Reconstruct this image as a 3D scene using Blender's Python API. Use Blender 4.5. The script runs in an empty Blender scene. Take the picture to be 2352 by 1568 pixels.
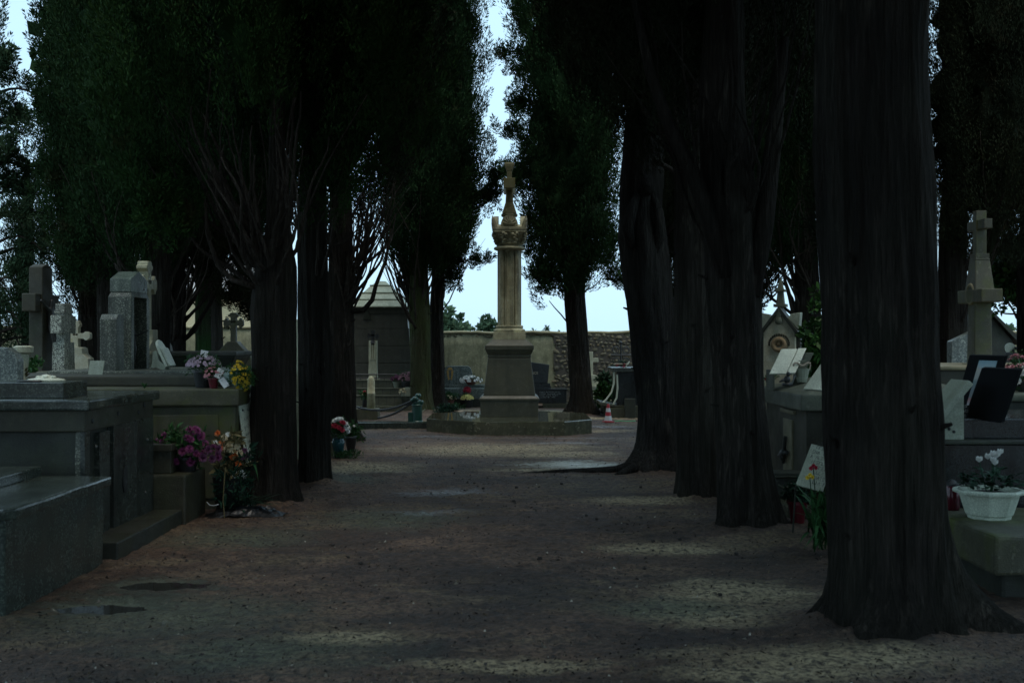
import bpy, bmesh, math, random
import numpy as np
from mathutils import Vector, Matrix, noise
R = math.radians
PI = math.pi
F = 2613.0      # focal length in units of a 2352-wide picture
CAMH = 1.6
sc = bpy.context.scene
col = sc.collection

def W(x, y, Y):
    """a point of the place seen at (x, y) and lying Y metres ahead"""
    return Vector(((x - 1176) / F * Y, Y, CAMH - (y - 784) / F * Y))
def gx(x, Y): return (x - 1176) / F * Y
def gz(y, Y): return CAMH - (y - 784) / F * Y

# ------------------------------------------------------------------ builder
class MB:
    def __init__(s): s.v = []; s.f = []
    def add(s, vs, fs):
        o = len(s.v); s.v += [tuple(p) for p in vs]; s.f += [tuple(i + o for i in f) for f in fs]; return s
    def box(s, cx, cy, z0, sx, sy, sz, top=(1, 1), off=(0, 0)):
        a, b = sx / 2, sy / 2; c, d = a * top[0], b * top[1]; ox, oy = off
        return s.add([(cx-a,cy-b,z0),(cx+a,cy-b,z0),(cx+a,cy+b,z0),(cx-a,cy+b,z0),
               (cx+ox-c,cy+oy-d,z0+sz),(cx+ox+c,cy+oy-d,z0+sz),(cx+ox+c,cy+oy+d,z0+sz),(cx+ox-c,cy+oy+d,z0+sz)],
              [(3,2,1,0),(4,5,6,7),(0,1,5,4),(1,2,6,5),(2,3,7,6),(3,0,4,7)])
    def ext(s, x0, x1, y0, y1, z0, z1): return s.box((x0+x1)/2, (y0+y1)/2, z0, abs(x1-x0), abs(y1-y0), z1-z0)
    def prism(s, pts, a, b, plane='xz'):
        n = len(pts)
        ar = sum(pts[i][0]*pts[(i+1)%n][1]-pts[(i+1)%n][0]*pts[i][1] for i in range(n))
        if ar < 0: pts = pts[::-1]
        def q(u, v, w): return (u, w, v) if plane == 'xz' else ((w, u, v) if plane == 'yz' else (u, v, w))
        vs = [q(u, v, a) for u, v in pts] + [q(u, v, b) for u, v in pts]
        fs = [tuple(range(n)), tuple(range(2*n-1, n-1, -1))] + [(i, i+n, (i+1)%n+n, (i+1)%n) for i in range(n)]
        return s.add(vs, fs)
    def lathe(s, prof, n=20, cx=0, cy=0, flat=0, sx=1, sy=1):
        vs = []; fs = []
        for r, z in prof:
            for i in range(n):
                t = 2*PI*(i+flat)/n; vs.append((cx+r*sx*math.cos(t), cy+r*sy*math.sin(t), z))
        for k in range(len(prof)-1):
            for i in range(n):
                j = (i+1) % n; fs.append((k*n+i, k*n+j, (k+1)*n+j, (k+1)*n+i))
        fs.append(tuple(range(n-1, -1, -1))); fs.append(tuple((len(prof)-1)*n+i for i in range(n)))
        return s.add(vs, fs)
    def tube(s, pts, rad, n=8):
        pts = [Vector(p) for p in pts]
        if not isinstance(rad, (list, tuple)): rad = [rad]*len(pts)
        vs = []; fs = []; u = None
        for k, p in enumerate(pts):
            d = (pts[min(k+1, len(pts)-1)] - pts[max(k-1, 0)])
            d = d.normalized() if d.length > 1e-9 else Vector((0,0,1))
            if u is None: u = d.orthogonal().normalized()
            u = (u - d*u.dot(d)); u = u.normalized() if u.length > 1e-6 else d.orthogonal().normalized()
            w = d.cross(u)
            for i in range(n):
                t = 2*PI*i/n; vs.append(p + (u*math.cos(t)+w*math.sin(t))*rad[k])
        for k in range(len(pts)-1):
            for i in range(n):
                j = (i+1)%n; fs.append((k*n+i, k*n+j, (k+1)*n+j, (k+1)*n+i))
        fs.append(tuple(range(n-1,-1,-1))); fs.append(tuple((len(pts)-1)*n+i for i in range(n)))
        return s.add(vs, fs)
    def ball(s, c, r, n=12, m=8):
        if not isinstance(r, (list, tuple)): r = (r, r, r)
        vs = [(c[0], c[1], c[2]-r[2])]; fs = []
        for k in range(1, m):
            a = -PI/2 + PI*k/m
            for i in range(n):
                t = 2*PI*i/n; vs.append((c[0]+r[0]*math.cos(a)*math.cos(t), c[1]+r[1]*math.cos(a)*math.sin(t), c[2]+r[2]*math.sin(a)))
        vs.append((c[0], c[1], c[2]+r[2])); L = len(vs)-1
        for i in range(n):
            j = (i+1)%n; fs.append((0, 1+j, 1+i)); fs.append((L, L-n+i, L-n+j))
            for k in range(m-2): fs.append((1+k*n+i, 1+k*n+j, 1+(k+1)*n+j, 1+(k+1)*n+i))
        return s.add(vs, fs)
    def torus(s, c, R0, r, M=None, n=16, m=8, sx=1):
        vs = []; fs = []
        for i in range(n):
            t = 2*PI*i/n
            for k in range(m):
                a = 2*PI*k/m
                p = Vector(((R0+r*math.cos(a))*math.cos(t)*sx, r*math.sin(a), (R0+r*math.cos(a))*math.sin(t)))
                if M is not None: p = M @ p
                vs.append(p + Vector(c))
        for i in range(n):
            for k in range(m):
                fs.append((i*m+k, ((i+1)%n)*m+k, ((i+1)%n)*m+(k+1)%m, i*m+(k+1)%m))
        return s.add(vs, fs)
    def quad(s, a, b, c, d): return s.add([a,b,c,d], [(0,1,2,3)])
    def xf(s, M, start=0):
        for i in range(start, len(s.v)): s.v[i] = tuple(M @ Vector(s.v[i]))
        return s

def tag(o, label=None, cat=None, group=None, kind=None):
    if label: o['label'] = label
    if cat: o['category'] = cat
    if group: o['group'] = group
    if kind: o['kind'] = kind
    return o
def thing(name, label, cat, loc=(0,0,0), rotz=0, group=None):
    o = bpy.data.objects.new(name, None); col.objects.link(o); o.empty_display_size = .1
    o.location = loc; o.rotation_euler = (0, 0, rotz)
    return tag(o, label, cat, group)
def link(name, me, parent=None, loc=None):
    o = bpy.data.objects.new(name, me); col.objects.link(o)
    if parent: o.parent = parent
    if loc is not None: o.location = loc
    return o
def obj(name, b, m, parent=None, bevel=0, smooth=False, seg=2, rough=0, sub=0, loc=None, seed=0):
    me = bpy.data.meshes.new(name)
    bm = bmesh.new()
    vs = [bm.verts.new(p) for p in b.v]
    for f in b.f:
        try: bm.faces.new([vs[i] for i in f])
        except ValueError: pass
    bmesh.ops.recalc_face_normals(bm, faces=bm.faces) if bevel or rough else None
    if bevel:
        es = [e for e in bm.edges if len(e.link_faces) == 2 and e.calc_face_angle(0) > .35]
        bmesh.ops.bevel(bm, geom=es, offset=bevel, segments=seg, profile=.6, affect='EDGES', clamp_overlap=True)
    if rough:
        if sub:
            for _ in range(sub):
                es = [e for e in bm.edges if e.calc_length() > .07]
                if es: bmesh.ops.subdivide_edges(bm, edges=es, cuts=1, use_grid_fill=True)
        for v in bm.verts:
            n = noise.noise_vector(v.co*6 + Vector((seed, seed*2.1, 0)))
            v.co += n*rough
    bm.to_mesh(me); bm.free()
    if smooth:
        for p in me.polygons: p.use_smooth = True
    me.materials.append(m)
    return link(name, me, parent, loc)
def npmesh(name, v, f, m, parent=None, smooth=False, loc=None, tint=None):
    """numpy arrays -> mesh; f is (n,4) or (n,3)"""
    me = bpy.data.meshes.new(name)
    k = f.shape[1]
    me.vertices.add(len(v)); me.vertices.foreach_set('co', np.ascontiguousarray(v, dtype=np.float32).ravel())
    me.loops.add(f.size); me.loops.foreach_set('vertex_index', np.ascontiguousarray(f, dtype=np.int32).ravel())
    me.polygons.add(len(f)); me.polygons.foreach_set('loop_start', np.arange(0, f.size, k, dtype=np.int32))
    me.update(calc_edges=True)
    if smooth: me.polygons.foreach_set('use_smooth', np.ones(len(f), dtype=bool))
    if tint is not None: me.attributes.new('tint', 'FLOAT', 'POINT').data.foreach_set('value', np.ascontiguousarray(tint, dtype=np.float32))
    me.materials.append(m)
    return link(name, me, parent, loc)

# ------------------------------------------------------------------ materials
class NT:
    def __init__(s, name):
        s.m = bpy.data.materials.new(name); s.m.use_nodes = True
        s.t = s.m.node_tree; s.n = s.t.nodes; s.n.clear()
        s.out = s.n.new('ShaderNodeOutputMaterial'); s.p = s.n.new('ShaderNodeBsdfPrincipled')
        s.t.links.new(s.p.outputs[0], s.out.inputs[0])
        g = s.n.new('ShaderNodeNewGeometry'); s.pos = g.outputs['Position']; s.nor = g.outputs['Normal']; s.geo = g
    def L(s, a, b): s.t.links.new(a, b)
    def mp(s, scale, src=None):
        m = s.n.new('ShaderNodeMapping'); m.inputs['Scale'].default_value = scale
        s.L(src or s.pos, m.inputs['Vector']); return m.outputs[0]
    def noise(s, scale, detail=4, rough=.55, src=None, dist=0):
        n = s.n.new('ShaderNodeTexNoise'); n.inputs['Scale'].default_value = scale; n.inputs['Detail'].default_value = detail
        n.inputs['Roughness'].default_value = rough; n.inputs['Distortion'].default_value = dist
        s.L(src or s.pos, n.inputs['Vector']); return n.outputs['Fac']
    def vor(s, scale, src=None, out='Distance', feat='F1'):
        n = s.n.new('ShaderNodeTexVoronoi'); n.feature = feat; n.inputs['Scale'].default_value = scale
        s.L(src or s.pos, n.inputs['Vector']); return n.outputs[out]
    def ramp(s, fac, stops):
        r = s.n.new('ShaderNodeValToRGB'); e = r.color_ramp.elements
        while len(e) < len(stops): e.new(.5)
        for i, (p, c) in enumerate(stops):
            e[i].position = p; e[i].color = (*c, 1) if not isinstance(c, (int, float)) else (c, c, c, 1)
        s.L(fac, r.inputs[0]); return r.outputs[0]
    def mix(s, fac, a, b, mode='MIX'):
        n = s.n.new('ShaderNodeMix'); n.data_type = 'RGBA'; n.blend_type = mode
        for sock, v in ((n.inputs[0], fac), (n.inputs[6], a), (n.inputs[7], b)):
            if isinstance(v, bpy.types.NodeSocket): s.L(v, sock)
            elif isinstance(v, (int, float)): sock.default_value = v if sock == n.inputs[0] else (v, v, v, 1)
            else: sock.default_value = (*v, 1)
        return n.outputs[2]
    def math(s, op, a, b=0.0, clamp=False):
        n = s.n.new('ShaderNodeMath'); n.operation = op; n.use_clamp = clamp
        for i, v in enumerate((a, b)):
            if isinstance(v, bpy.types.NodeSocket): s.L(v, n.inputs[i])
            else: n.inputs[i].default_value = v
        return n.outputs[0]
    def sep(s, v):
        n = s.n.new('ShaderNodeSeparateXYZ'); s.L(v, n.inputs[0]); return n.outputs
    def bump(s, h, strength=.3, dist=.02, prev=None):
        n = s.n.new('ShaderNodeBump'); n.inputs['Strength'].default_value = strength; n.inputs['Distance'].default_value = dist
        s.L(h, n.inputs['Height'])
        if prev is not None: s.L(prev, n.inputs['Normal'])
        return n.outputs[0]
    def set(s, color=None, rough=None, normal=None, spec=None):
        for k, v in (('Base Color', color), ('Roughness', rough), ('Normal', normal), ('Specular IOR Level', spec)):
            if v is None: continue
            i = s.p.inputs[k]
            if isinstance(v, bpy.types.NodeSocket): s.L(v, i)
            elif isinstance(v, (int, float)): i.default_value = v
            else: i.default_value = (*v, 1)
        return s.m

def plain(name, c, rough=.6, var=.25, scale=14, bump=0, spec=.5):
    t = NT(name)
    n = t.noise(scale, 4)
    cc = t.mix(n, tuple(x*(1-var) for x in c), tuple(min(1, x*(1+var)) for x in c))
    return t.set(cc, rough, t.bump(t.noise(scale*3), bump, .01) if bump else None, spec)

def stone(name, base, dark=None, light=None, moss=.3, mosscol=(.05,.065,.025), lichen=.3, rough=.7, streak=.5, grain=120, spec=.4, bk=1.0):
    """weathered stone: blotches, rain streaks, lichen spots, moss in patches"""
    g_ = lambda c: (c[0], c[1]*1.04, c[2]*.86)   # greenish grey of damp stone
    base = g_(base); light = g_(light) if light else None; dark = g_(dark) if dark else None
    t = NT(name)
    dark = dark or tuple(x*.35 for x in base); light = light or tuple(min(.8, x*1.5) for x in base)
    big = t.noise(1.7, 6, .6); mid = t.noise(9, 5, .6); fine = t.noise(grain, 2, .5)
    c = t.mix(t.ramp(big, [(.32, 0), (.68, 1)]), tuple(x*.72 for x in base), base)
    c = t.mix(t.ramp(mid, [(.5, 0), (.75, .7)]), c, light)
    c = t.mix(t.ramp(fine, [(.42, .45), (.62, 0)]), c, dark)
    st = t.noise(1, 5, .6, t.mp((7, 7, .9)))
    c = t.mix(t.math('MULTIPLY', t.ramp(st, [(.48, 0), (.72, 1)]), streak), c, dark)
    li = t.ramp(t.noise(24, 3, .5), [(.62, 0), (.67, 1)])
    li = t.math('MULTIPLY', li, t.ramp(t.noise(2.3, 3), [(.45, 0), (.65, 1)]))
    c = t.mix(t.math('MULTIPLY', li, lichen), c, tuple(min(.6, x*2.2+.05) for x in base))
    mo = t.math('MULTIPLY', t.ramp(t.noise(3.1, 6, .65), [(.47, 0), (.66, 1)]), moss)
    c = t.mix(mo, c, mosscol)
    h = t.math('ADD', t.math('MULTIPLY', mid, .6), t.math('MULTIPLY', fine, .5))
    r = t.ramp(t.noise(2.2, 5), [(.35, rough*.65), (.7, min(1, rough*1.25))])
    return t.set(c, r, t.bump(h, .5*bk, .012*bk), spec)

def granite(name, a, b, c, scale=160, rough=.35, spec=.5, contrast=.1):
    """speckled granite, polished or sawn"""
    a, b, c = [(q[0], q[1]*1.03, q[2]*.9) for q in (a, b, c)]
    t = NT(name)
    v = t.vor(scale, out='Color'); x = t.sep(v)[0]
    cc = t.ramp(x, [(0, a), (.45, a), (.45+contrast, b), (.78, b), (.78+contrast, c), (1, c)])
    big = t.noise(1.3, 5, .6, t.mp((2.5, 2.5, 1)))
    cc = t.mix(t.ramp(big, [(.45, 0), (.75, .65)]), cc, tuple(y*.35 for y in a))
    st = t.ramp(t.noise(1, 6, .65, t.mp((9, 9, .8))), [(.48, 0), (.7, .75)])
    cc = t.mix(st, cc, tuple(y*.3 for y in a))
    cc = t.mix(t.ramp(t.noise(5, 6, .7), [(.6, 0), (.72, .5)]), cc, (.09, .1, .085))
    r = t.ramp(t.noise(3, 5), [(.3, rough*.6), (.75, min(1, rough*1.5))])
    return t.set(cc, r, t.bump(t.noise(scale*.8, 2), .12, .004), spec)

M = {}
M['granite_green'] = granite('granite_green', (.03,.038,.036), (.046,.056,.052), (.085,.098,.09), 90, .2)
M['granite_dark'] = granite('granite_dark', (.026,.031,.03), (.045,.052,.05), (.09,.1,.095), 75, .3)
M['granite_speckled'] = granite('granite_speckled', (.075,.08,.068), (.12,.125,.108), (.33,.33,.29), 110, .5)
M['granite_white'] = granite('granite_white', (.09,.09,.085), (.4,.4,.37), (.62,.62,.58), 110, .6)
M['granite_blue'] = granite('granite_blue', (.08,.1,.11), (.17,.2,.21), (.3,.34,.34), 95, .35)
M['granite_black'] = granite('granite_black', (.012,.014,.016), (.02,.024,.028), (.035,.04,.045), 200, .18)
M['stone_moss'] = stone('stone_moss', (.085,.08,.058), moss=.95, mosscol=(.07,.082,.018), rough=.6)
M['stone_grey'] = stone('stone_grey', (.125,.13,.11), moss=.35, rough=.55)
M['stone_dark'] = stone('stone_dark', (.033,.035,.031), moss=.3, rough=.6, lichen=.25)
M['stone_beige'] = stone('stone_beige', (.26,.225,.165), moss=.25, rough=.65)
M['stone_brown'] = stone('stone_brown', (.055,.05,.038), moss=.25, rough=.6)
M['stone_pale'] = stone('stone_pale', (.58,.56,.48), moss=.12, lichen=.15, streak=.35, rough=.6)
M['stone_pink'] = stone('stone_pink', (.68,.6,.5), moss=.08, lichen=.2, streak=.25, rough=.6)
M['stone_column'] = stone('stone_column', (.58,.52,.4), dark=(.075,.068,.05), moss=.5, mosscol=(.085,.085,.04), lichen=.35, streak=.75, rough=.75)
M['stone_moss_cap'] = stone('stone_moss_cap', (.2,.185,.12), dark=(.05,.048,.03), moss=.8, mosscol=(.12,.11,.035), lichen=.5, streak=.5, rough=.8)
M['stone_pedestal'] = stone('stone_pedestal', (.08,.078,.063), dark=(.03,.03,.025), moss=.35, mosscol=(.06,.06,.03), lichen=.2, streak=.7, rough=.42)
M['stone_slab'] = stone('stone_slab', (.085,.083,.066), dark=(.03,.03,.026), moss=.4, lichen=.8, streak=.6, rough=.24)
M['wet_slab'] = stone('wet_slab', (.1,.098,.078), dark=(.022,.022,.018), light=(.2,.19,.15), moss=.35, lichen=.9, streak=.5, rough=.03, spec=.6, bk=.03)
M['granite_skylit'] = granite('granite_skylit', (.1,.12,.1), (.15,.17,.145), (.3,.32,.28), 110, .3)  # gable granite, lightened to paint in the sky light on its top
M['stone_step'] = stone('stone_step', (.14,.135,.115), moss=.25, rough=.5)
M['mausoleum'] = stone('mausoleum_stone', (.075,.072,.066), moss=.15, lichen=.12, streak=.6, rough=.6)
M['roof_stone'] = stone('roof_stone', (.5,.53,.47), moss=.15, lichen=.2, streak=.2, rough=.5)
M['plaster'] = stone('plaster', (.38,.35,.255), dark=(.11,.105,.08), moss=.6, mosscol=(.12,.125,.07), lichen=.25, streak=.9, rough=.85, grain=60)
M['coping'] = stone('coping', (.42,.37,.27), moss=.1, lichen=.2, streak=.3, rough=.85)
M['marble'] = stone('marble', (.78,.79,.76), dark=(.2,.21,.19), light=(.85,.86,.84), moss=.05, lichen=.06, streak=.3, rough=.4)
M['marble_grey'] = stone('marble_grey', (.4,.42,.39), dark=(.14,.15,.13), moss=.1, lichen=.1, streak=.45, rough=.45)
M['rubble'] = None
def rubble():
    t = NT('rubble_stone')
    r = t.geo.outputs['Random Per Island']
    c = t.ramp(r, [(0, (.11,.105,.07)), (.35, (.165,.15,.095)), (.65, (.24,.21,.125)), (.85, (.22,.175,.095)), (1, (.29,.27,.18))])
    c = t.mix(t.ramp(t.noise(25, 5), [(.4, .7), (.65, 0)]), c, (.04,.037,.03))
    return t.set(c, .85, t.bump(t.noise(40, 5), .6, .02))
M['rubble'] = rubble()

def bark(name, a, b, moss=0, mosscol=(.05,.075,.03)):
    t = NT(name)
    s = t.noise(1, 6, .65, t.mp((34, 34, 1.6)), .4)
    s2 = t.noise(1, 5, .6, t.mp((90, 90, 5)))
    c = t.mix(t.ramp(s, [(.33, 0), (.66, 1)]), a, b)
    c = t.mix(t.ramp(s2, [(.4, .5), (.65, 0)]), c, tuple(x*.35 for x in a))
    pale = t.math('MULTIPLY', t.ramp(t.noise(1, 4, .6, t.mp((22, 22, 3))), [(.57, 0), (.68, 1)]), t.ramp(t.noise(1.3, 4), [(.44, 0), (.6, .8)]))
    c = t.mix(pale, c, (.19,.16,.13))
    if moss: c = t.mix(t.math('MULTIPLY', t.ramp(t.noise(2.1, 5), [(.3, 0), (.6, 1)]), moss), c, mosscol)
    h = t.math('ADD', s, t.math('MULTIPLY', s2, .5))
    big = t.noise(1.4, 5, .6, t.mp((1.6, 1.6, .5)))
    c = t.mix(t.ramp(big, [(.42, .6), (.6, 0)]), c, tuple(x*.55 for x in a))
    h = t.math('ADD', h, t.math('MULTIPLY', t.noise(1, 4, .6, t.mp((14, 14, 4))), .7))
    return t.set(c, .9, t.bump(h, 1, .13), .08)
M['bark'] = bark('cypress_bark', (.027,.023,.019), (.094,.079,.066), .35, (.034,.04,.027))
M['bark_flaky'] = bark('flaking_bark', (.035,.03,.024), (.125,.106,.088), .3, (.05,.055,.035))
M['bark_old'] = bark('old_grey_bark', (.032,.029,.026), (.1,.09,.08), .3, (.05,.055,.04))
M['limb'] = bark('bare_limb', (.075,.062,.052), (.19,.16,.135), .1)
M['bark_grey'] = bark('grey_bark', (.12,.112,.1), (.24,.225,.2), .2)
M['bark_moss'] = bark('mossy_bark', (.085,.085,.055), (.16,.16,.1), .9, (.075,.1,.035))
M['bark_ivy'] = bark('algae_bark', (.06,.07,.045), (.1,.12,.06), 1, (.045,.12,.035))

def foliage(name, a, b, c, scale=1.5, rough=.8, spec=.06, dead=0):
    t = NT(name)
    r = t.geo.outputs['Random Per Island']
    at = t.n.new('ShaderNodeAttribute'); at.attribute_name = 'tint'; r = t.math('ADD', t.math('MULTIPLY', r, .45), t.math('MULTIPLY', at.outputs['Fac'], .55))
    cc = t.ramp(r, [(0, a), (.5, b), (.85, c)])
    cc = t.mix(t.ramp(t.noise(scale, 4), [(.35, .6), (.65, 0)]), cc, tuple(x*.55 for x in a))
    cc = t.mix(t.ramp(t.noise(.7, 3), [(.5, 0), (.75, .45)]), cc, (b[0]*1.25, b[1]*1.05, b[2]*.75))
    if dead: cc = t.mix(t.ramp(t.noise(1.9, 4, .65), [(.6, 0), (.7, dead)]), cc, (.05, .034, .018))
    return t.set(cc, rough, None, spec)
M['cypress'] = foliage('cypress_foliage', (.016,.038,.015), (.021,.05,.018), (.032,.068,.023), dead=.6)
M['cypress_dark'] = foliage('cypress_foliage_dark', (.016,.022,.012), (.022,.03,.015), (.032,.04,.019), dead=.6)
M['cypress_green'] = foliage('cypress_foliage_green', (.016,.044,.012), (.022,.058,.016), (.034,.08,.021), dead=.6)
M['pine'] = foliage('pine_foliage', (.024,.045,.024), (.036,.07,.036), (.055,.1,.05))
M['laurel'] = foliage('laurel_leaf', (.03,.07,.02), (.05,.12,.03), (.09,.19,.05), 4, .3)
M['leaf'] = foliage('pot_leaf', (.025,.07,.025), (.045,.12,.04), (.08,.18,.06), 9, .4)
M['leaf_dark'] = foliage('dark_leaf', (.015,.04,.025), (.025,.065,.04), (.05,.1,.06), 9, .35)
M['far_tree'] = foliage('far_foliage', (.07,.12,.07), (.1,.16,.095), (.14,.2,.12), .5)
M['straw'] = foliage('dry_stem', (.12,.1,.05), (.2,.17,.08), (.3,.26,.13), 9, .7)

def petal(name, a, b, rough=.55):
    t = NT(name)
    c = t.mix(t.geo.outputs['Random Per Island'], a, b)
    return t.set(c, rough, None, .3)
M['magenta'] = petal('magenta_petal', (.12,.018,.07), (.27,.06,.17))
M['mauve'] = petal('mauve_petal', (.25,.12,.15), (.5,.28,.32))
M['pinkpale'] = petal('pale_pink_petal', (.5,.36,.46), (.72,.6,.68))
M['pink'] = petal('pink_petal', (.5,.16,.2), (.7,.42,.42))
M['white'] = petal('white_petal', (.7,.7,.66), (.88,.88,.85))
M['yellow'] = petal('yellow_petal', (.65,.42,.03), (.8,.62,.06))
M['yellowpale'] = petal('pale_yellow_petal', (.7,.62,.2), (.8,.75,.35))
M['red'] = petal('red_petal', (.25,.01,.025), (.45,.03,.06))
M['orange'] = petal('orange_petal', (.5,.09,.02), (.7,.2,.05))
M['purple'] = petal('purple_petal', (.1,.03,.07), (.2,.07,.14))
M['cream'] = petal('cream_petal', (.5,.42,.26), (.68,.6,.42))

M['iron'] = plain('black_iron', (.02,.022,.022), .45, .4, 30, .2)
M['bronze'] = plain('dark_bronze', (.03,.032,.03), .4, .4, 20)
M['green_paint'] = plain('green_painted_iron', (.01,.05,.036), .32, .35, 12, .1)
M['black_plastic'] = plain('black_plastic', (.014,.015,.016), .35, .2)
M['red_plastic'] = plain('red_plastic', (.13,.008,.016), .4, .2)
M['slate_black'] = plain('matt_black_slate', (.007,.008,.009), .75, .25, 20, 0, .08)
M['red_glass'] = plain('dark_red_glass', (.07,.005,.012), .15, .2)
M['teal_glaze'] = plain('teal_glaze', (.012,.06,.072), .12, .5, 8)
M['teal_pot'] = plain('pale_teal_pot', (.28,.42,.42), .5, .15)
M['terracotta'] = plain('terracotta', (.17,.06,.045), .7, .3)
M['soil'] = plain('soil', (.03,.024,.018), .9, .4, 60, .5)
M['white_plaster'] = stone('white_planter', (.76,.8,.78), dark=(.22,.25,.24), light=(.85,.87,.85), moss=.08, lichen=.1, streak=.4, rough=.55)
M['paper'] = plain('paper_card', (.62,.64,.64), .5, .12)
M['ink'] = plain('engraved_letters', (.05,.055,.05), .8, .2)
M['gilt'] = plain('gilt_letters', (.42,.37,.25), .5, .2)
M['silver_ink'] = plain('pale_letters', (.42,.44,.42), .5, .2)
M['cone_red'] = plain('cone_red', (.33,.02,.025), .45, .2)
M['cone_white'] = plain('cone_white', (.5,.51,.5), .45, .15)
M['gold_emblem'] = plain('ochre_emblem', (.42,.25,.07), .5, .3)
M['render_yellow'] = plain('yellow_render', (.74,.6,.36), .9, .06, 3)
M['white_paint'] = plain('white_paint', (.74,.72,.66), .6, .08)
M['tile'] = plain('roof_tile', (.42,.4,.38), .7, .4, 5)
M['cone_scale'] = plain('cypress_cone', (.03,.024,.02), .8, .4, 60)
M['wood'] = plain('cut_wood', (.3,.25,.19), .8, .3, 20)
M['wicker'] = plain('wreath_ochre', (.27,.19,.1), .8, .35, 40, .3)
M['green_hose'] = plain('green_hose', (.05,.3,.12), .4, .2)
# ------------------------------------------------------------------ camera, sky, sun
cam = bpy.data.cameras.new('camera'); co = bpy.data.objects.new('camera', cam); col.objects.link(co)
co.location = (0, 0, CAMH); co.rotation_euler = (PI/2, 0, 0)
cam.sensor_width = 36; cam.lens = 36 * F / 2352; cam.clip_end = 3000; cam.clip_start = .05
cam.dof.use_dof = True; cam.dof.focus_distance = 20; cam.dof.aperture_fstop = 4.5
sc.camera = co
w = bpy.data.worlds.new('World'); sc.world = w; w.use_nodes = True
nt = w.node_tree; bg = nt.nodes['Background']
sky = nt.nodes.new('ShaderNodeTexSky'); sky.sky_type = 'NISHITA'; sky.sun_disc = False
SUN_EL, SUN_AZ = R(75), R(165)
sky.sun_elevation = SUN_EL; sky.sun_rotation = SUN_AZ; sky.air_density = 1.0; sky.dust_density = 1.5; sky.ozone_density = 2
ovc = nt.nodes.new('ShaderNodeMix'); ovc.data_type = 'RGBA'; ovc.inputs[0].default_value = .86     # the even cloud layer
ovc.inputs[7].default_value = (4.4, 6.35, 7.45, 1)
cn = nt.nodes.new('ShaderNodeTexNoise'); cn.inputs['Scale'].default_value = 2.2; cn.inputs['Detail'].default_value = 5; ct = nt.nodes.new('ShaderNodeTexCoord'); cm = nt.nodes.new('ShaderNodeMapping'); cm.inputs['Scale'].default_value = (1, 1, 3.5)
nt.links.new(ct.outputs['Generated'], cm.inputs[0]); nt.links.new(cm.outputs[0], cn.inputs['Vector']); cr_ = nt.nodes.new('ShaderNodeMix'); cr_.data_type = 'RGBA'; nt.links.new(cn.outputs['Fac'], cr_.inputs[0])
cr_.inputs[6].default_value = (4.1, 6.4, 8.2, 1); cr_.inputs[7].default_value = (4.8, 6.95, 8.4, 1); nt.links.new(cr_.outputs[2], ovc.inputs[7])
nt.links.new(sky.outputs[0], ovc.inputs[6]); nt.links.new(ovc.outputs[2], bg.inputs[0]); bg.inputs[1].default_value = .145
sl = bpy.data.lights.new('sun', 'SUN'); sl.energy = 1.5; sl.angle = R(35); sl.color = (1, .9, .77)
so = bpy.data.objects.new('sun', sl); col.objects.link(so)
# the bright part of the cloud cover is high up behind the photographer
sd = Vector((math.sin(SUN_AZ)*math.cos(SUN_EL), math.cos(SUN_AZ)*math.cos(SUN_EL), math.sin(SUN_EL)))
so.rotation_euler = sd.to_track_quat('Z', 'Y').to_euler()
sc.view_settings.view_transform = 'Standard'; sc.view_settings.look = 'None'
sc.view_settings.exposure = .15; sc.view_settings.gamma = 1
sc.render.engine = 'CYCLES'; sc.cycles.use_denoising = True; sc.cycles.max_bounces = 6; sc.cycles.diffuse_bounces = 3
sc.cycles.glossy_bounces = 2; sc.cycles.sample_clamp_indirect = 3

# ------------------------------------------------------------------ ground
def axis(lo, hi, step, far):
    a = list(np.arange(lo, hi, step)); d = step; x = hi
    while x < far: a.append(x); d *= 1.35; x += d
    a.append(far); d = step; x = lo; pre = []
    while True:
        d *= 1.35; x -= d
        if x < -far: break
        pre.append(x)
    pre.append(-far)
    return np.array(pre[::-1] + a)
PUD = ((-2.35, 7.56, .24, .115), (-2.5, 6.9, .28, .12))
TRUNKS = ((-2.37,11.3,.24),(-2.24,12.9,.17),(-2.73,18.3,.22),(2.1,6.45,.36),(2.02,9.85,.25),(1.9,11.75,.2),(1.86,14.3,.3),(1.5,25.3,.25),(-2.05,26,.23),(-1.7,26.6,.2))
def ground_z(x, y, fine=False):
    v = noise.noise(Vector((x*.45, y*.45, 3)))*.025 + noise.noise(Vector((x*1.9, y*1.9, 7)))*.012
    if fine and abs(x) < 4 and y < 26: v += max(-.25, noise.noise(Vector((x*9, y*9, 1))))*.016 + max(0, noise.noise(Vector((x*24, y*24, 4))))*.016
    if -3.4 < x < -1.6 and 6 < y < 8.4:
        for (cx, cy, rx, ry) in PUD:
            e = math.exp(-1.1*(((x-cx)/rx)**2+((y-cy)/ry)**2)); v = v*(1-.85*e)-.05*e
    if fine:
        for (cx, cy, r) in TRUNKS:
            if abs(x-cx) < 1.2 and abs(y-cy) < 1.2: d = math.hypot(x-cx, y-cy)-r; v += .05*math.exp(-max(0, d)/.16)*(1+.8*noise.noise(Vector((x*5, y*5, 9))))
    return v - .012
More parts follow.
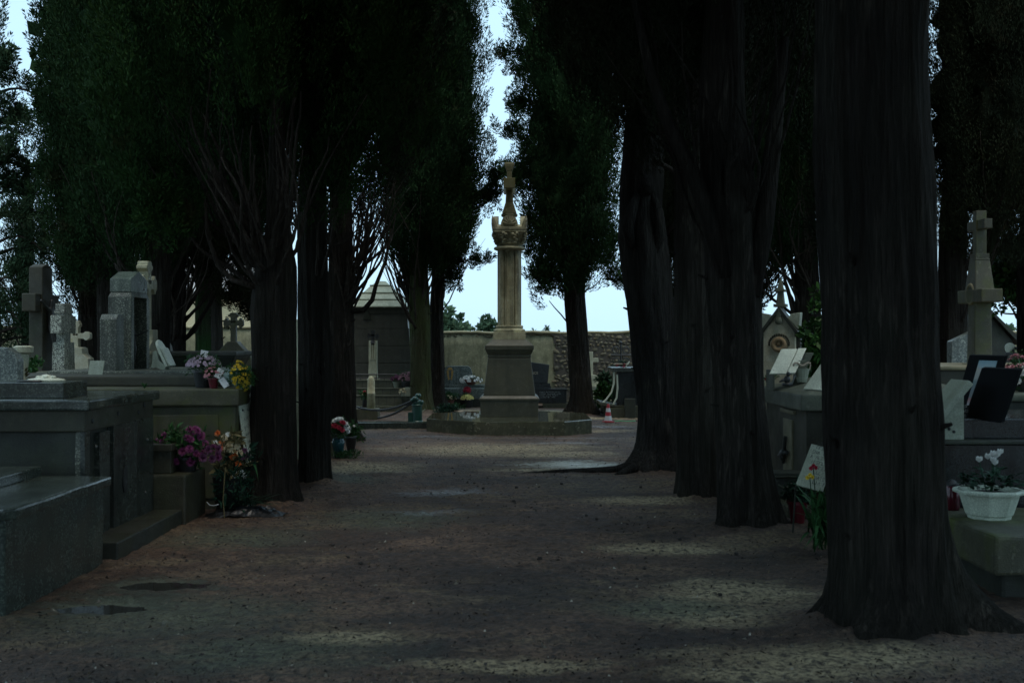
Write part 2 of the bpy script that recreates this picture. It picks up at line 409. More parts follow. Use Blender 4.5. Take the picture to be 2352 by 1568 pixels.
def ground_material():
    t = NT('wet_gravel_soil')
    flat = t.mp((1, 1, 0))
    n1 = t.noise(.42, 7, .6, t.mp((.8, 1.5, 0)), .6); n2 = t.noise(2.1, 6, .62, t.mp((.7, 1.4, 0)), .8); n3 = t.noise(28, 4, .6, flat)
    n4 = t.noise(110, 3, .6, flat); pv = t.vor(46, flat); pc = t.sep(t.vor(46, flat, 'Color'))[0]
    n5 = t.noise(11, 6, .7, flat, .5)
    c = t.mix(t.ramp(n2, [(.35, 0), (.65, 1)]), (.066, .039, .0255), (.14, .087, .056))
    c = t.mix(1.0, c, t.ramp(t.noise(.75, 5, .6, flat, .7), [(.36, .5), (.5, .95), (.64, 1.55)]), 'MULTIPLY')
    c = t.mix(t.ramp(t.math('ADD', t.math('MULTIPLY', n1, .6), t.math('MULTIPLY', n2, .4)), [(.52, 0), (.6, .55), (.7, .9)]), c, (.17, .135, .075))
    def ell(cx, cy, rx, ry, soft=.35):
        m = t.n.new('ShaderNodeMapping'); m.vector_type = 'POINT'
        m.inputs['Location'].default_value = (-cx/rx, -cy/ry, 0); m.inputs['Scale'].default_value = (1/rx, 1/ry, 0)
        t.L(t.pos, m.inputs[0]); ln = t.n.new('ShaderNodeVectorMath'); ln.operation = 'LENGTH'; t.L(m.outputs[0], ln.inputs[0])
        d = t.math('ADD', ln.outputs['Value'], t.math('MULTIPLY', t.math('ADD', t.math('SUBTRACT', n2, .5), t.math('MULTIPLY', t.math('SUBTRACT', n5, .5), .9)), 1.5))
        return t.ramp(d, [(1-soft, 1), (1, 0)])
    # pale sand that the rain has washed together
    sand = None
    for e in ((1.45, 7.3, .7, .6), (1.6, 5.75, .9, .35), (-.4, 17.0, 1.9, 1.3), (.6, 16.2, 1.2, .6), (.0, 5.66, .66, .16), (1.3, 5.5, .8, .2), (-.9, 6.2, .5, .2), (1.15, 6.7, .55, .35), (1.2, 8.9, .7, .35), 
              (-1.9, 14.6, .9, .8), (.2, 14.2, .8, .25), (.9, 20.5, 1.8, .35), (1.6, 23.8, 1.8, .5), (-1.5, 22.9, 1.3, .5), (1.3, 11.5, .7, .4), (.2, 17.2, 1.6, .3),
              (-.9, 26.6, .8, .35), (1.5, 26.3, 1.2, .5)):
        m = ell(*e, .6); sand = m if sand is None else t.math('MAXIMUM', sand, m)
    dk = None
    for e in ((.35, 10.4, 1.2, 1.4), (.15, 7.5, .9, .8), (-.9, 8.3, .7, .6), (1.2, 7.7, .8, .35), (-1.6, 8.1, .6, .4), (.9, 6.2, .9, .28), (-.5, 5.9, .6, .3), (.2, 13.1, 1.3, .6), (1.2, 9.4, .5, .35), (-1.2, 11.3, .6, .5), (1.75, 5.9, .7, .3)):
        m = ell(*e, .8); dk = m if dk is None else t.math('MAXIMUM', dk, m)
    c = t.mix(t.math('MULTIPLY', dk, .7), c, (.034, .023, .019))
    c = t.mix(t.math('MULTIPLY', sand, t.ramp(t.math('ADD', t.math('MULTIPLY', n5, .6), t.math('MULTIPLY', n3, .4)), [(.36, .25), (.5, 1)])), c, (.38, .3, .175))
    green = None
    for e in ((-2.15, 6.75, 1.25, .75), (-1.35, 5.9, .9, .5), (-2.3, 9.3, .8, .6), (-1.2, 10.3, .9, .7), (.95, 6.9, .6, .4), (-1.9, 13.3, .5, .5)):
        m = ell(*e, .7); green = m if green is None else t.math('MAXIMUM', green, m)
    c = t.mix(t.math('MULTIPLY', green, .7), c, (.11, .125, .075))
    wet = None
    for e in ((.75, 14.75, .95, .7), (-.75, 12.2, .7, .5), (-.6, 10.75, .6, .3), (-1.95, 6.6, .8, .45), (.2, 19.0, 1.8, .25), (-.9, 25.2, .8, .5), (1.2, 24.4, .9, .3), (.5, 17.9, 1.3, .25), (-1.3, 19.2, .9, .25), (1.8, 21.5, .9, .3)):
        m = ell(*e, .8); wet = m if wet is None else t.math('MAXIMUM', wet, m)
    # single grains, pale chips and dark litter
    c = t.mix(t.math('MULTIPLY', t.ramp(pv, [(.1, 1), (.3, 0)]), .55), c, t.ramp(pc, [(0, (.03,.022,.017)), (.5, (.06,.043,.031)), (.88, (.12,.095,.065)), (1, (.32,.28,.2))]))
    c = t.mix(1.0, c, t.ramp(t.math('ADD', t.math('MULTIPLY', n5, .5), t.math('MULTIPLY', n3, .5)), [(.36, .5), (.5, .95), (.64, 1.5)]), 'MULTIPLY')
    c = t.mix(t.ramp(n5, [(.34, .8), (.46, 0)]), c, (.03, .021, .018))
    c = t.mix(t.ramp(n5, [(.58, 0), (.72, .25)]), c, (.2, .15, .1))
    c = t.mix(t.ramp(n3, [(.36, .6), (.5, 0)]), c, (.034, .025, .021))
    c = t.mix(t.ramp(n4, [(.55, 0), (.75, .18)]), c, (.2, .16, .11))
    pu = t.math('MAXIMUM', ell(-2.35, 7.56, .48, .3, .5), ell(-2.5, 6.9, .55, .32, .5)); c = t.mix(t.math('MULTIPLY', pu, .7), c, (.1, .115, .08)); wet = t.math('MAXIMUM', wet, pu)
    pale = ell(.78, 14.75, .85, .62, .6); c = t.mix(t.math('MULTIPLY', pale, .85), c, (.55, .52, .4))  # bright sheen of the damp patch by the roots, painted as pale colour
    h = t.math('ADD', t.math('ADD', t.math('MULTIPLY', n3, .8), n5), t.math('ADD', t.math('MULTIPLY', n4, .35), t.math('MULTIPLY', t.ramp(pv, [(0, 1), (.4, 0)]), .4)))
    h = t.math('MULTIPLY', h, t.math('SUBTRACT', 1.0, t.math('MULTIPLY', wet, .6)))
    r = t.math('SUBTRACT', t.ramp(n2, [(.3, .62), (.7, .85)]), t.math('MULTIPLY', wet, .42))
    return t.set(c, r, t.bump(h, 1, .045), .4)
xs = axis(-3.4, 3.4, .03, 1500); ys = list(axis(3.0, 3.5, .1, 1500)); ys = [q for q in ys if q < 3.5]; q = 3.5
while q < 34: ys.append(q); q *= 1.0052
d_ = .3
while q < 1500: ys.append(q); q += d_; d_ *= 1.35
ys = np.array(ys+[1500])
gv = np.array([(x, y, ground_z(x, y, True) if abs(x) < 60 and -20 < y < 90 else -.012) for y in ys for x in xs])
nx, ny = len(xs), len(ys)
ii, jj = np.meshgrid(np.arange(nx-1), np.arange(ny-1)); k = (jj*nx+ii).ravel()
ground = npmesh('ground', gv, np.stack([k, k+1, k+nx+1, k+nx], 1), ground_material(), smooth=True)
tag(ground, kind='structure')
def puddle(cx, cy, rx, ry, seed):
    rnd = random.Random(seed); n = 40; ph = [rnd.uniform(0, 6.28) for _ in range(4)]
    pts = []
    for i in range(n):
        a = 2*PI*i/n; q = 1 + .12*math.sin(2*a+ph[0]) + .09*math.sin(3*a+ph[1]) + .06*math.sin(7*a+ph[2])
        pts.append((cx+rx*q*math.cos(a), cy+ry*q*math.sin(a)))
    z = -.027
    b = MB(); b.add([(x, y, z) for x, y in pts], [tuple(range(n))])
    t = NT('puddle_water'); 
    t.set((.03, .03, .026), .07, t.bump(t.noise(9, 2), .03, .01), .5)
    tag(obj('puddle', b, t.m), kind='structure')
puddle(-2.35, 7.56, .36, .19, 1); puddle(-2.5, 6.9, .42, .19, 2)

# scattered small stones, twigs and leaf crumbs
rnd = random.Random(5); b = MB()
for i in range(16000):
    y = 5.2 + 24*rnd.random()**2.0; x = rnd.uniform(-.47, .47)*y
    if x < -2.8 or x > 2.9: continue
    s = (.003+.011*rnd.random()**3)*(1 + y*.025); z = ground_z(x, y)
    p = [Vector((x+rnd.uniform(-1.4, 1.4)*s, y+rnd.uniform(-1.4, 1.4)*s, z+rnd.uniform(-.4, .2)*s)) for _ in range(3)]
    q = Vector((x, y, z+s*rnd.uniform(.5, 1.3)))
    b.add(p+[q], [(0,1,3),(1,2,3),(2,0,3)])
t = NT('grit'); c = t.ramp(t.geo.outputs['Random Per Island'], [(0, (.02,.016,.014)), (.45, (.045,.036,.03)), (.7, (.1,.085,.065)), (.93, (.2,.17,.12)), (1, (.5,.46,.38))])
tag(obj('grit', b, t.set(c, .8)), 'scattered grit and leaf crumbs lying over the wet path', 'grit', kind='stuff')

# fallen needles, scale leaves and twig ends
rnd = random.Random(15); b = MB()
for i in range(7000):
    y = 5.0 + 20*rnd.random()**1.9; x = rnd.uniform(-.47, .47)*y
    if x < -2.85 or x > 2.9 or noise.noise(Vector((x*1.3, y*1.3, 2))) < rnd.uniform(-.5, .35): continue
    a = rnd.uniform(0, PI); L_ = (.004+.016*rnd.random()**2.5)*(1+y*.02); w_ = rnd.uniform(.0015, .0035)*(1+y*.03); d = Vector((math.cos(a), math.sin(a), rnd.uniform(-.25, .5)))*L_; sv = Vector((-math.sin(a), math.cos(a), 0))*w_; c = Vector((x, y, ground_z(x, y, True)+.004))
    b.add([c-d-sv*.3, c-d+sv*.3, c+sv+Vector((0,0,w_*2.2)), c+d*1.0, c-sv, c-sv+Vector((0,0,w_*2.2))], [(0,1,2,5), (2,3,5), (1,3,2), (0,5,4), (4,5,3)])
t = NT('needle_litter'); c = t.ramp(t.geo.outputs['Random Per Island'], [(0, (.012,.009,.008)), (.7, (.03,.022,.018)), (.88, (.08,.06,.035)), (1, (.18,.14,.08))])
tag(obj('needle_litter', b, t.set(c, .9, None, .2)), 'fallen needles and twig ends strewn over the path', 'litter', kind='stuff')

# cypress cones dropped on the path
def cypress_cone():
    b = MB(); b.ball((0, 0, .016), (.017, .017, .016), 9, 6)
    for i in range(14):
        a = i*2.4; z = .004+.025*(i/13); rr = .0165*math.sqrt(max(.05, 1-((z-.016)/.0185)**2))
        b.ball((rr*math.cos(a), rr*math.sin(a), z), .0055, 5, 4)
    return obj('cypress_cone', b, M['cone_scale'], smooth=True)
cc0 = cypress_cone()
rnd = random.Random(21); first = True
spots = [(1300, 1440), (1412, 1330), (890, 1368), (800, 1275), (1500, 1260), (1600, 1240), (1660, 1235), (1240, 1280), (700, 1150), (1370, 1190), (1010, 1090), (1110, 1120), (1180, 1150), (990, 1130), (930, 1140),
         (1290, 1110), (1430, 1160), (1560, 1190), (1380, 1160), (1480, 1300), (1850, 1330), (1780, 1360), (1120, 1095), (980, 1060), (1040, 1072), (880, 1180), (840, 1130)]
spots += [(rnd.uniform(560, 1800), rnd.triangular(1040, 1480, 1090)) for _ in range(14)]
for i, (x, y) in enumerate(spots):
    Y = F*CAMH/(y-784); X = gx(x, Y)
    if X > 1.45 and Y < 15.5 : X -= .35
    o = cc0 if i == 0 else cc0.copy()
    if i: col.objects.link(o)
    s = rnd.uniform(.4, .95)
    o.location = (X, Y, ground_z(X, Y)-.002); o.scale = (s, s, s*.9); o.rotation_euler = (0, 0, rnd.uniform(0, 6))
    tag(o, 'dark cypress cone dropped on the wet gravel path', 'cypress cone', 'cypress cones scattered on the path')

# ------------------------------------------------------------------ boundary wall
def top_line(x): return 1.875 + .03*noise.noise(Vector((x*1.1, 0, 0))) + .015*noise.noise(Vector((x*4, 3, 0))) + (.14 if x < -4.6 else 0)
wall = thing('boundary_wall', 'long plastered cemetery wall with a pale coping and bare rubble patch', 'wall', (0, 30, 0))
b = MB(); nx_ = 220; x0_, x1_ = -24, 16; vs = []; fs = []
for i in range(nx_+1):
    x = x0_+(x1_-x0_)*i/nx_; zt = top_line(x)-.07
    for k in range(7):
        z = -.1+(zt+.1)*k/6; vs.append((x, .02*noise.noise(Vector((x*.9, z*1.4, 5)))+.008*noise.noise(Vector((x*5, z*5, 9))), z))
    vs.append((x, .45, zt)); vs.append((x, .45, -.1))
for i in range(nx_):
    for k in range(8): fs.append((i*9+k, (i+1)*9+k, (i+1)*9+k+1, i*9+k+1))
b.add(vs, fs); obj('plaster', b, M['plaster'], wall, smooth=True)
b = MB(); vs = []; fs = []
for i in range(nx_+1):
    x = x0_+(x1_-x0_)*i/nx_; zt = top_line(x); lo = zt-.07-.03*noise.noise(Vector((x*3.1, 1, 8)))
    q = .012*noise.noise(Vector((x*5, 2, 8)))
    vs += [(x, -.035+q, lo), (x, -.04+q, zt-.02), (x, .03, zt), (x, .42, zt), (x, .49, zt-.04), (x, .49, zt-.08)]
for i in range(nx_):
    for k in range(6): fs.append((i*6+k, (i+1)*6+k, (i+1)*6+(k+1)%6, i*6+(k+1)%6))
b.add(vs, fs); obj('coping', b, M['coping'], wall, smooth=True)
rnd = random.Random(3); b = MB()
def in_patch(x, z):
    e = .12*noise.noise(Vector((x*2, z*2, 4)))
    if x > 1.12+e and x < 2.9+e: return z < 1.83+e*.3
    if x > 2.2 and x < 3.55: return z > .9+e and z < 1.78-(x-2.9)*.15
    return False
z = .02
while z < 1.84:
    h = rnd.uniform(.06, .12); x = .95+rnd.uniform(0, .1)
    while x < 3.7:
        wd = rnd.choice((rnd.uniform(.06, .12), rnd.uniform(.1, .24))); cx, cz = x+wd/2, z+h/2
        if in_patch(cx, cz) and rnd.random() < .94:
            st = len(b.v); b.ball((0, 0, 0), (wd*.52, rnd.uniform(.035, .07), h*rnd.uniform(.4, .68)), 9, 7)
            sd_ = rnd.random()*50; Mx = Matrix.Translation((cx, -.0, cz+.03*math.sin(x*4)+rnd.uniform(-.02, .02))) @ Matrix.Rotation(rnd.uniform(-.45, .45), 4, 'Y')
            for i in range(st, len(b.v)):
                p = Vector(b.v[i]); p *= 1+.35*noise.noise(p*14+Vector((sd_, 0, 0))); b.v[i] = tuple(Mx @ p)
        x += wd+.012
    z += h+.01
for i in range(150):   # stones laid along the edge under the coping
    x = rnd.uniform(-5, 1.2); st = len(b.v)
    if rnd.random() < .55:
        b.ball((x, -.005, top_line(x)-.12+rnd.uniform(-.03, .03)), (rnd.uniform(.02, .05), .025, rnd.uniform(.01, .022)), 7, 5)
obj('rubble', b, M['rubble'], wall)
b = MB(); q = .05
for i in range(54):
    for k in range(37):
        x, z = .95+i*q, k*q
        if in_patch(x+q/2, z+q/2): b.quad((x, -.03, z), (x+q, -.03, z), (x+q, -.03, z+q), (x, -.03, z+q))
obj('mortar', b, plain('old_mortar', (.085, .075, .06), .95, .5, 20, .5), wall)

# ------------------------------------------------------------------ yellow house beyond the wall
H = thing('house', 'pale yellow house with a white eave and tiled roof beyond the wall', 'house', (gx(405, 45), 45, 0))
hw = (577-232)/2*45/F
b = MB(); b.ext(-hw, hw, 0, 7, -.1, 3.25); obj('wall', b, M['render_yellow'], H)
b = MB(); b.prism([(-.32, 3.46), (-.3, 3.36), (-.2, 3.34), (-.16, 3.25), (0, 3.22), (0, 3.46)], -hw-.05, hw+.05, 'yz'); obj('eave', b, M['white_paint'], H, .008)
b = MB(); b.ext(-hw+.05, -hw+.32, -.06, -.002, 1.0, 3.2); obj('pilaster', b, M['white_paint'], H, .008)
rb = MB(); rb.quad((-hw-.3, -.4, 3.45), (hw+.3, -.4, 3.45), (hw+.3, 3.5, 5.1), (-hw-.3, 3.5, 5.1)); rb.quad((-hw-.3, 7.4, 3.45), (-hw-.3, 3.5, 5.1), (hw+.3, 3.5, 5.1), (hw+.3, 7.4, 3.45))
nx_ = int((2*hw+.6)/.21)
for i in range(nx_):
    x = -hw-.3+.21*i+.1; Lr = math.hypot(3.9, 1.65); d = Vector((0, 3.9, 1.65))/Lr; nn = Vector((0, -1.65, 3.9))/Lr
    for k in range(10):
        p0 = Vector((x, -.45, 3.47))+d*(.42*k); p1 = p0+d*.46
        vs = []
        for p, rr in ((p0, .088), (p1, .07)):
            for j in range(6):
                a = PI*j/5; vs.append(p+Vector((rr*math.cos(a), 0, 0))+nn*(rr*math.sin(a)+(.012 if p is p0 else 0)))
        rb.add(vs, [(j, j+1, j+7, j+6) for j in range(5)]+[tuple(range(5,-1,-1))])
obj('roof', rb, M['tile'], H)
# ------------------------------------------------------------------ trees
def sprigs(P, A, Lp, Wp, n, size, rng, up=.8, shape='plume', fat=1.0):
    """n leaf-sized diamonds on every plume: P base points, A axes, Lp lengths, Wp radii"""
    m = len(P)
    P = np.repeat(P, n, 0); A = np.repeat(A, n, 0); Lp = np.repeat(Lp, n); Wp = np.repeat(Wp, n); N = m*n
    s = rng.random(N); th = rng.random(N)*2*PI
    ref = np.tile(np.array([[.31, .77, .2]]), (N, 1)); u = np.cross(A, ref); u /= np.linalg.norm(u, axis=1, keepdims=True)+1e-9; v = np.cross(A, u)
    out = u*np.cos(th)[:, None]+v*np.sin(th)[:, None]
    if shape == 'plume': prof = np.sin(PI*np.clip(.12+.86*s, 0, 1))**.8
    else: prof = np.sqrt(np.clip(1-(2*s-1)**2, 0, 1))
    rad = Wp*prof*rng.random(N)**.45
    p = P+A*(Lp*s)[:, None]+out*rad[:, None]
    d = A*up+out*.55+rng.normal(0, .3, (N, 3)); d /= np.linalg.norm(d, axis=1, keepdims=True)
    t = np.cross(d, rng.normal(0, 1, (N, 3))); t /= np.linalg.norm(t, axis=1, keepdims=True)+1e-9
    ln = size*(.45+1.4*rng.random(N)**2); wd = np.maximum(ln*rng.uniform(.09, .17, N)*fat, .0)
    V = np.empty((N, 4, 3)); V[:, 0] = p; V[:, 1] = p+d*(ln*.5)[:, None]+t*wd[:, None]; V[:, 2] = p+d*ln[:, None]; V[:, 3] = p+d*(ln*.5)[:, None]-t*wd[:, None]
    TINT.append(np.repeat(np.clip(rng.normal(.45, .27, m), 0, 1), n*4))
    return V.reshape(-1, 3)
TINT = []
def quads(V): return V, np.arange(len(V)).reshape(-1, 4)
def crown(parent, prof, mat, seed, zvis, dens=46, dens_hi=14, n=64, size=.085, core=.62, lump=.27, plume=(.45, 1.3), pw=(.06, .135), clumps=(), bottom_open=0, hollow=(), gaps=.2, off=(0, 0), lean=(0, 0)):
    """foliage of a cypress as upright feathery plumes round a dense heart; prof = [(z, radius)]"""
    TINT.clear(); rng = np.random.default_rng(seed); z = np.array([a for a, _ in prof]); rr = np.array([a for _, a in prof])
    def Rad(zz, th): 
        base = np.interp(zz, z, rr)
        k = np.array([noise.noise(Vector((math.cos(t)*1.6+seed, math.sin(t)*1.6, q*.75))) + .5*noise.noise(Vector((math.cos(t)*4+seed, math.sin(t)*4, q*1.9))) + .35*noise.noise(Vector((math.cos(t)*9+seed, math.sin(t)*9, q*3.1))) for q, t in zip(zz, th)])
        return base*(1+lump*1.6*k)
    out = []
    for lo, hi, dd, sz, nn in ((z[0], min(zvis, z[-1]), dens, size, n), (min(zvis, z[-1]), z[-1], dens_hi, size*2.2, max(14, n//3))):
        if hi-lo < .05: continue
        area = 2*PI*np.interp(np.linspace(lo, hi, 20), z, rr).mean()*(hi-lo); m = int(area*dd*(.75 if dd == dens else 1))
        zz = rng.uniform(lo, hi, m); th = rng.uniform(0, 2*PI, m)
        keep = rng.random(m) < np.interp(zz, z, rr)/rr.max()+.12
        if gaps: keep &= np.array([noise.noise(Vector((math.cos(t)*2.6, math.sin(t)*2.6+seed, q*1.3))) for q, t in zip(zz, th)]) > -.42+gaps
        for (h0, hw_, hz) in hollow: keep &= ~((np.abs((th-h0+PI) % (2*PI)-PI) < hw_) & (zz < hz+rng.normal(0, .1, m)))
        zz, th = zz[keep], th[keep]; m = len(zz)
        f = 1-.55*rng.random(m)**2.2
        rd = np.maximum(.12, Rad(zz, th)-.16)*f*rng.uniform(.86, 1.1, m)
        P = np.stack([rd*np.cos(th)+off[0]+lean[0]*zz, rd*np.sin(th)+off[1]+lean[1]*zz, zz], 1)
        A = np.stack([np.cos(th)*.24, np.sin(th)*.24, np.ones(m)], 1)+rng.normal(0, .13, (m, 3)); A /= np.linalg.norm(A, axis=1, keepdims=True)
        k = 1.0 if hi <= zvis+.01 else 1.9
        out.append(sprigs(P, A, rng.uniform(*plume, m)*k, rng.uniform(*pw, m)*k, nn if k > 1 else int(nn*5.2), sz if k > 1 else sz*.43, rng, up=1.15, fat=2.2 if k > 1 else 1.0))
    for (cx, cy, cz, rx, rz, m) in clumps:
        P = rng.normal(0, .45, (m, 3))*np.array([rx, rx, rz])+np.array([cx, cy, cz]); A = rng.normal(0, .5, (m, 3))+np.array([0, 0, .9]); A /= np.linalg.norm(A, axis=1, keepdims=True)
        out.append(sprigs(P, A, rng.uniform(.2, .42, m), rng.uniform(.07, .13, m), int(n*4.2), size*.46, rng))
    V = np.concatenate(out); v, f = quads(V)
    if core:   # the dense inner twigs
        nz = 64; na = 40; jr = random.Random(seed); zz = np.linspace(max([z[0]+.25]+[h[2]+.45 for h in hollow]), z[-1]-.1, nz); cv = []
        for q in zz:
            th = np.linspace(0, 2*PI, na, endpoint=False); rd = Rad(np.full(na, q), th)*core*min(1, .1+(q-zz[0])*.55)*np.array([(1+.3*noise.noise(Vector((math.cos(t)*3, math.sin(t)*3, q*3+seed))))*jr.uniform(.72, 1.12) for t in th])
            for t, r_ in zip(th, rd): cv.append((r_*math.cos(t)+off[0]+lean[0]*q, r_*math.sin(t)+off[1]+lean[1]*q, q))
        cv = np.array(cv); fs = []; 
        for a in range(nz-1):
            for i in range(na): fs.append((a*na+i, a*na+(i+1)%na, (a+1)*na+(i+1)%na, (a+1)*na+i))
        for e in (0, nz-1):
            for i in range(0, na-2, 2): fs.append((e*na, e*na+i, e*na+i+1, e*na+i+2) if i else (e*na, e*na+1, e*na+2, e*na+3))
        o = len(v); v = np.concatenate([v, cv]); f = np.concatenate([f, np.array(fs)+o])
    tn = np.concatenate(TINT); tn = np.concatenate([tn, np.full(len(v)-len(tn), .15)])
    return npmesh('crown', v, f, mat, parent, tint=tn)
def trunk(parent, path, seed, mat, flare=.0, flare_h=.25, lobes=5, flute=.07, limbs=(), n=72, name='trunk', butt=(), lm='limb'):
    """path = [(x, y, z, radius)] in the tree's own space"""
    rnd = random.Random(seed); ph = [rnd.uniform(0, 6.28) for _ in range(8)]
    zz = [p[2] for p in path]; H_ = zz[-1]-zz[0]; m = max(12, min(110, int(H_/.06))); vs = []; fs = []
    for k in range(m+1):
        z = zz[0]+H_*k/m; x = float(np.interp(z, zz, [p[0] for p in path])); y = float(np.interp(z, zz, [p[1] for p in path])); r = float(np.interp(z, zz, [p[3] for p in path]))
        x += .012*math.sin(z*2.3+ph[5]); fl = flare*math.exp(-max(0, z)/flare_h)
        for i in range(n):
            a = 2*PI*i/n
            q = r*(1+flute*(.6*math.cos(3*a+ph[0]+.25*z)+.8*math.cos(lobes*a+ph[1]-.2*z)+.45*math.cos(11*a+ph[2]+.5*z)+.3*math.cos(17*a+ph[3]-.8*z)) + .1*noise.noise(Vector((math.cos(a)*2+seed, math.sin(a)*2, z*1.2))) + .045*noise.noise(Vector((math.cos(a)*7+seed, math.sin(a)*7, z*1.8))))
            q += fl*(.35+1.0*max(0, math.cos(lobes*.5*a+ph[4]))**2+.35*max(0, math.cos(lobes*a+ph[6])))
            for (ba, amp, wd_, bh) in butt:
                da = abs((a-ba+PI)%(2*PI)-PI); q += amp*math.exp(-(da/wd_)**2)*math.exp(-max(0, z)/bh)
            q *= 1+.03*noise.noise(Vector((math.cos(a)*6, math.sin(a)*6, z*1.1+seed)))+.022*noise.noise(Vector((math.cos(a)*14, math.sin(a)*14, z*2.4+seed)))+.016*noise.noise(Vector((math.cos(a)*30, math.sin(a)*30, z*4.5)))
            vs.append((x+q*math.cos(a), y+q*math.sin(a), z))
    for k in range(m):
        for i in range(n): fs.append((k*n+i, k*n+(i+1)%n, (k+1)*n+(i+1)%n, (k+1)*n+i))
    fs.append(tuple(m*n+i for i in range(n)))
    b = MB(); b.add(vs, fs); nb = None
    if H_ > 2:   # snapped stubs and knots
        for i in range(5):
            z = zz[0]+rnd.uniform(.5, 2.6); a = rnd.uniform(PI, 2*PI); k = int((z-zz[0])/H_*m); p = Vector(vs[k*n+int(a/2/PI*n)]); d = Vector((math.cos(a), math.sin(a), rnd.uniform(.1, .9))).normalized(); r_ = rnd.uniform(.008, .018); b.tube([p-d*.04, p+d*.01, p+d*rnd.uniform(.03, .09)], [r_*1.9, r_*1.15, r_*.6], 8)
    nb = len(b.f)
    for pts, ra in sorted(limbs, key=lambda q: -max(q[1])):
        if max(ra) > .036: b.tube(pts, ra, 12); nb = len(b.f)
        else: b.tube(pts, ra, 7)
    o = obj(name, b, mat, parent, smooth=True); o.data.materials.append(M[lm])
    idx = np.zeros(len(o.data.polygons), dtype=np.int32); idx[nb:] = 1; o.data.polygons.foreach_set('material_index', idx); return o
def fan(n, z0, z1, r_in, spread, top, seed, rad=(.012, .03), arc=(0, 2*PI), base=(0, 0)):
    """bare limbs that leave the trunk low down and sweep outwards and up into the crown"""
    rnd = random.Random(seed); out = []
    for i in range(n):
        a = rnd.uniform(*arc); zb = rnd.uniform(z0, z1); zt = top*rnd.uniform(.8, 1.15); sp = spread*rnd.uniform(.45, 1.1); r0 = rnd.uniform(*rad)
        pts = []; ra = []; w1, w2 = rnd.uniform(0, 6), rnd.uniform(0, 6); K = 14; kx = ky = 0
        for k in range(K+1):
            s = k/K; o = r_in*.6+(sp-r_in*.6)*(1-(1-s)**1.55)
            zz_ = zb+(zt-zb)*(s**1.12); wob = .05*sp*s+.025; kx += rnd.uniform(-.022, .022); ky += rnd.uniform(-.022, .022)
            aa = a+.25*math.sin(3.1*s+w1)
            pts.append((base[0]+o*math.cos(aa)+wob*math.sin(7*s+w2)*.6+kx, base[1]+o*math.sin(aa)+wob*math.cos(6*s+w1)*.6+ky, zz_+.03*math.sin(9*s+w1)))
            ra.append(r0*(1-.72*s))
        out.append((pts, ra))
        if rnd.random() < .5:
            k0 = rnd.randint(4, 8); p0 = Vector(pts[k0]); dirn = Vector((math.cos(a+rnd.uniform(-1, 1)), math.sin(a+rnd.uniform(-1, 1)), 1.6)); q = [p0+dirn*(.13*j)+Vector((.02*math.sin(j+w1), .02*math.cos(j*1.3), 0)) for j in range(6)]
            out.append((q, [ra[k0]*.7*(1-.13*j) for j in range(6)]))
    return out
GA = 'old cypress trees of the avenue'; GB = 'cypress trees standing among the graves'
def tree(label, x, Y, group, name='cypress_tree', cat='tree'):
    return thing(name, label, cat, (gx(x, Y), Y, 0), 0, group)

# --- the row on the side of the mossy tombs
T = tree('cypress with a fan of bare grey limbs behind the magenta bouquet', 627, 11.3, GA)
trunk(T, [(-.02,0,-.05,.25),(0,0,.3,.235),(.01,0,1,.215),(-.01,0,1.9,.215),(.02,0,2.35,.19),(.04,0,2.65,.12),(.05,0,3.3,.08),(.05,0,9,.02)], 1, M['bark'], .07, .16, 5, .06,
      fan(22, 2.05, 2.6, .2, 1.0, 3.7, 11, (.014, .034), (PI*.85, PI*1.75))+fan(12, 2.1, 2.6, .2, .6, 3.6, 12)+[([(-.1,-.12,2.12),(-.36,-.16,2.2),(-.5,-.18,2.34),(-.6,-.2,2.65),(-.62,-.2,3.0)], [.03,.026,.024,.02,.014])])
crown(T, [(2.55,.55),(3.0,1.15),(3.6,1.5),(4.6,1.68),(6.2,2.1),(8.5,1.9),(12,.35)], M['cypress_green'], 1, 5.4, dens=52, n=70, core=.5, off=(-.12, 0), hollow=((R(-70), R(75), 3.5),), clumps=[(-1.0,-.3,2.75,.35,.3,34),(-1.25,.1,3.2,.3,.4,30)])
T = tree('slender cypress with a pale streaked trunk beside the vases', 723, 12.9, GA)
trunk(T, [(0,0,-.05,.175),(0,0,.3,.165),(-.01,0,1.2,.165),(-.02,0,2.6,.16),(0,0,8,.05)], 2, M['bark'], .03, .12, 4, .09, fan(12, 2.2, 2.8, .15, .7, 4.0, 13))
crown(T, [(3.0,.5),(3.5,1.0),(4.6,1.3),(7,1.3),(9,1.0),(12,.3)], M['cypress_dark'], 2, 5.8, dens=40, n=60, off=(.25, 0))
T = tree('cypress rising behind the two flower vases with arching bare limbs', 786, 18.3, GA)
trunk(T, [(0,0,-.05,.24),(0,0,.4,.21),(0,0,1.4,.205),(-.02,0,2.4,.2),(0,0,9,.05)], 3, M['bark'], .13, .18, 5, .07,
      fan(26, 2.0, 2.7, .2, .95, 4.3, 14, (.014, .032), (-PI*.6, PI*.3))+fan(14, 2.1, 2.9, .2, .9, 4.2, 15)+[([(.16,-.1,2.08),(.36,-.14,2.1),(.5,-.14,2.26),(.56,-.14,2.5),(.72,-.14,2.9),(.8,-.12,3.4)], [.045,.042,.038,.032,.026,.018])])
crown(T, [(3.1,.5),(3.7,1.0),(5,1.25),(7.5,1.25),(10,.9),(13,.3)], M['cypress_dark'], 3, 7.4, dens=34, n=56, size=.1, off=(.1, 0), hollow=((R(-40), R(80), 3.9),))
T = tree('cypress with a greenish mossy trunk behind the green bollard', 966, 26, GA)
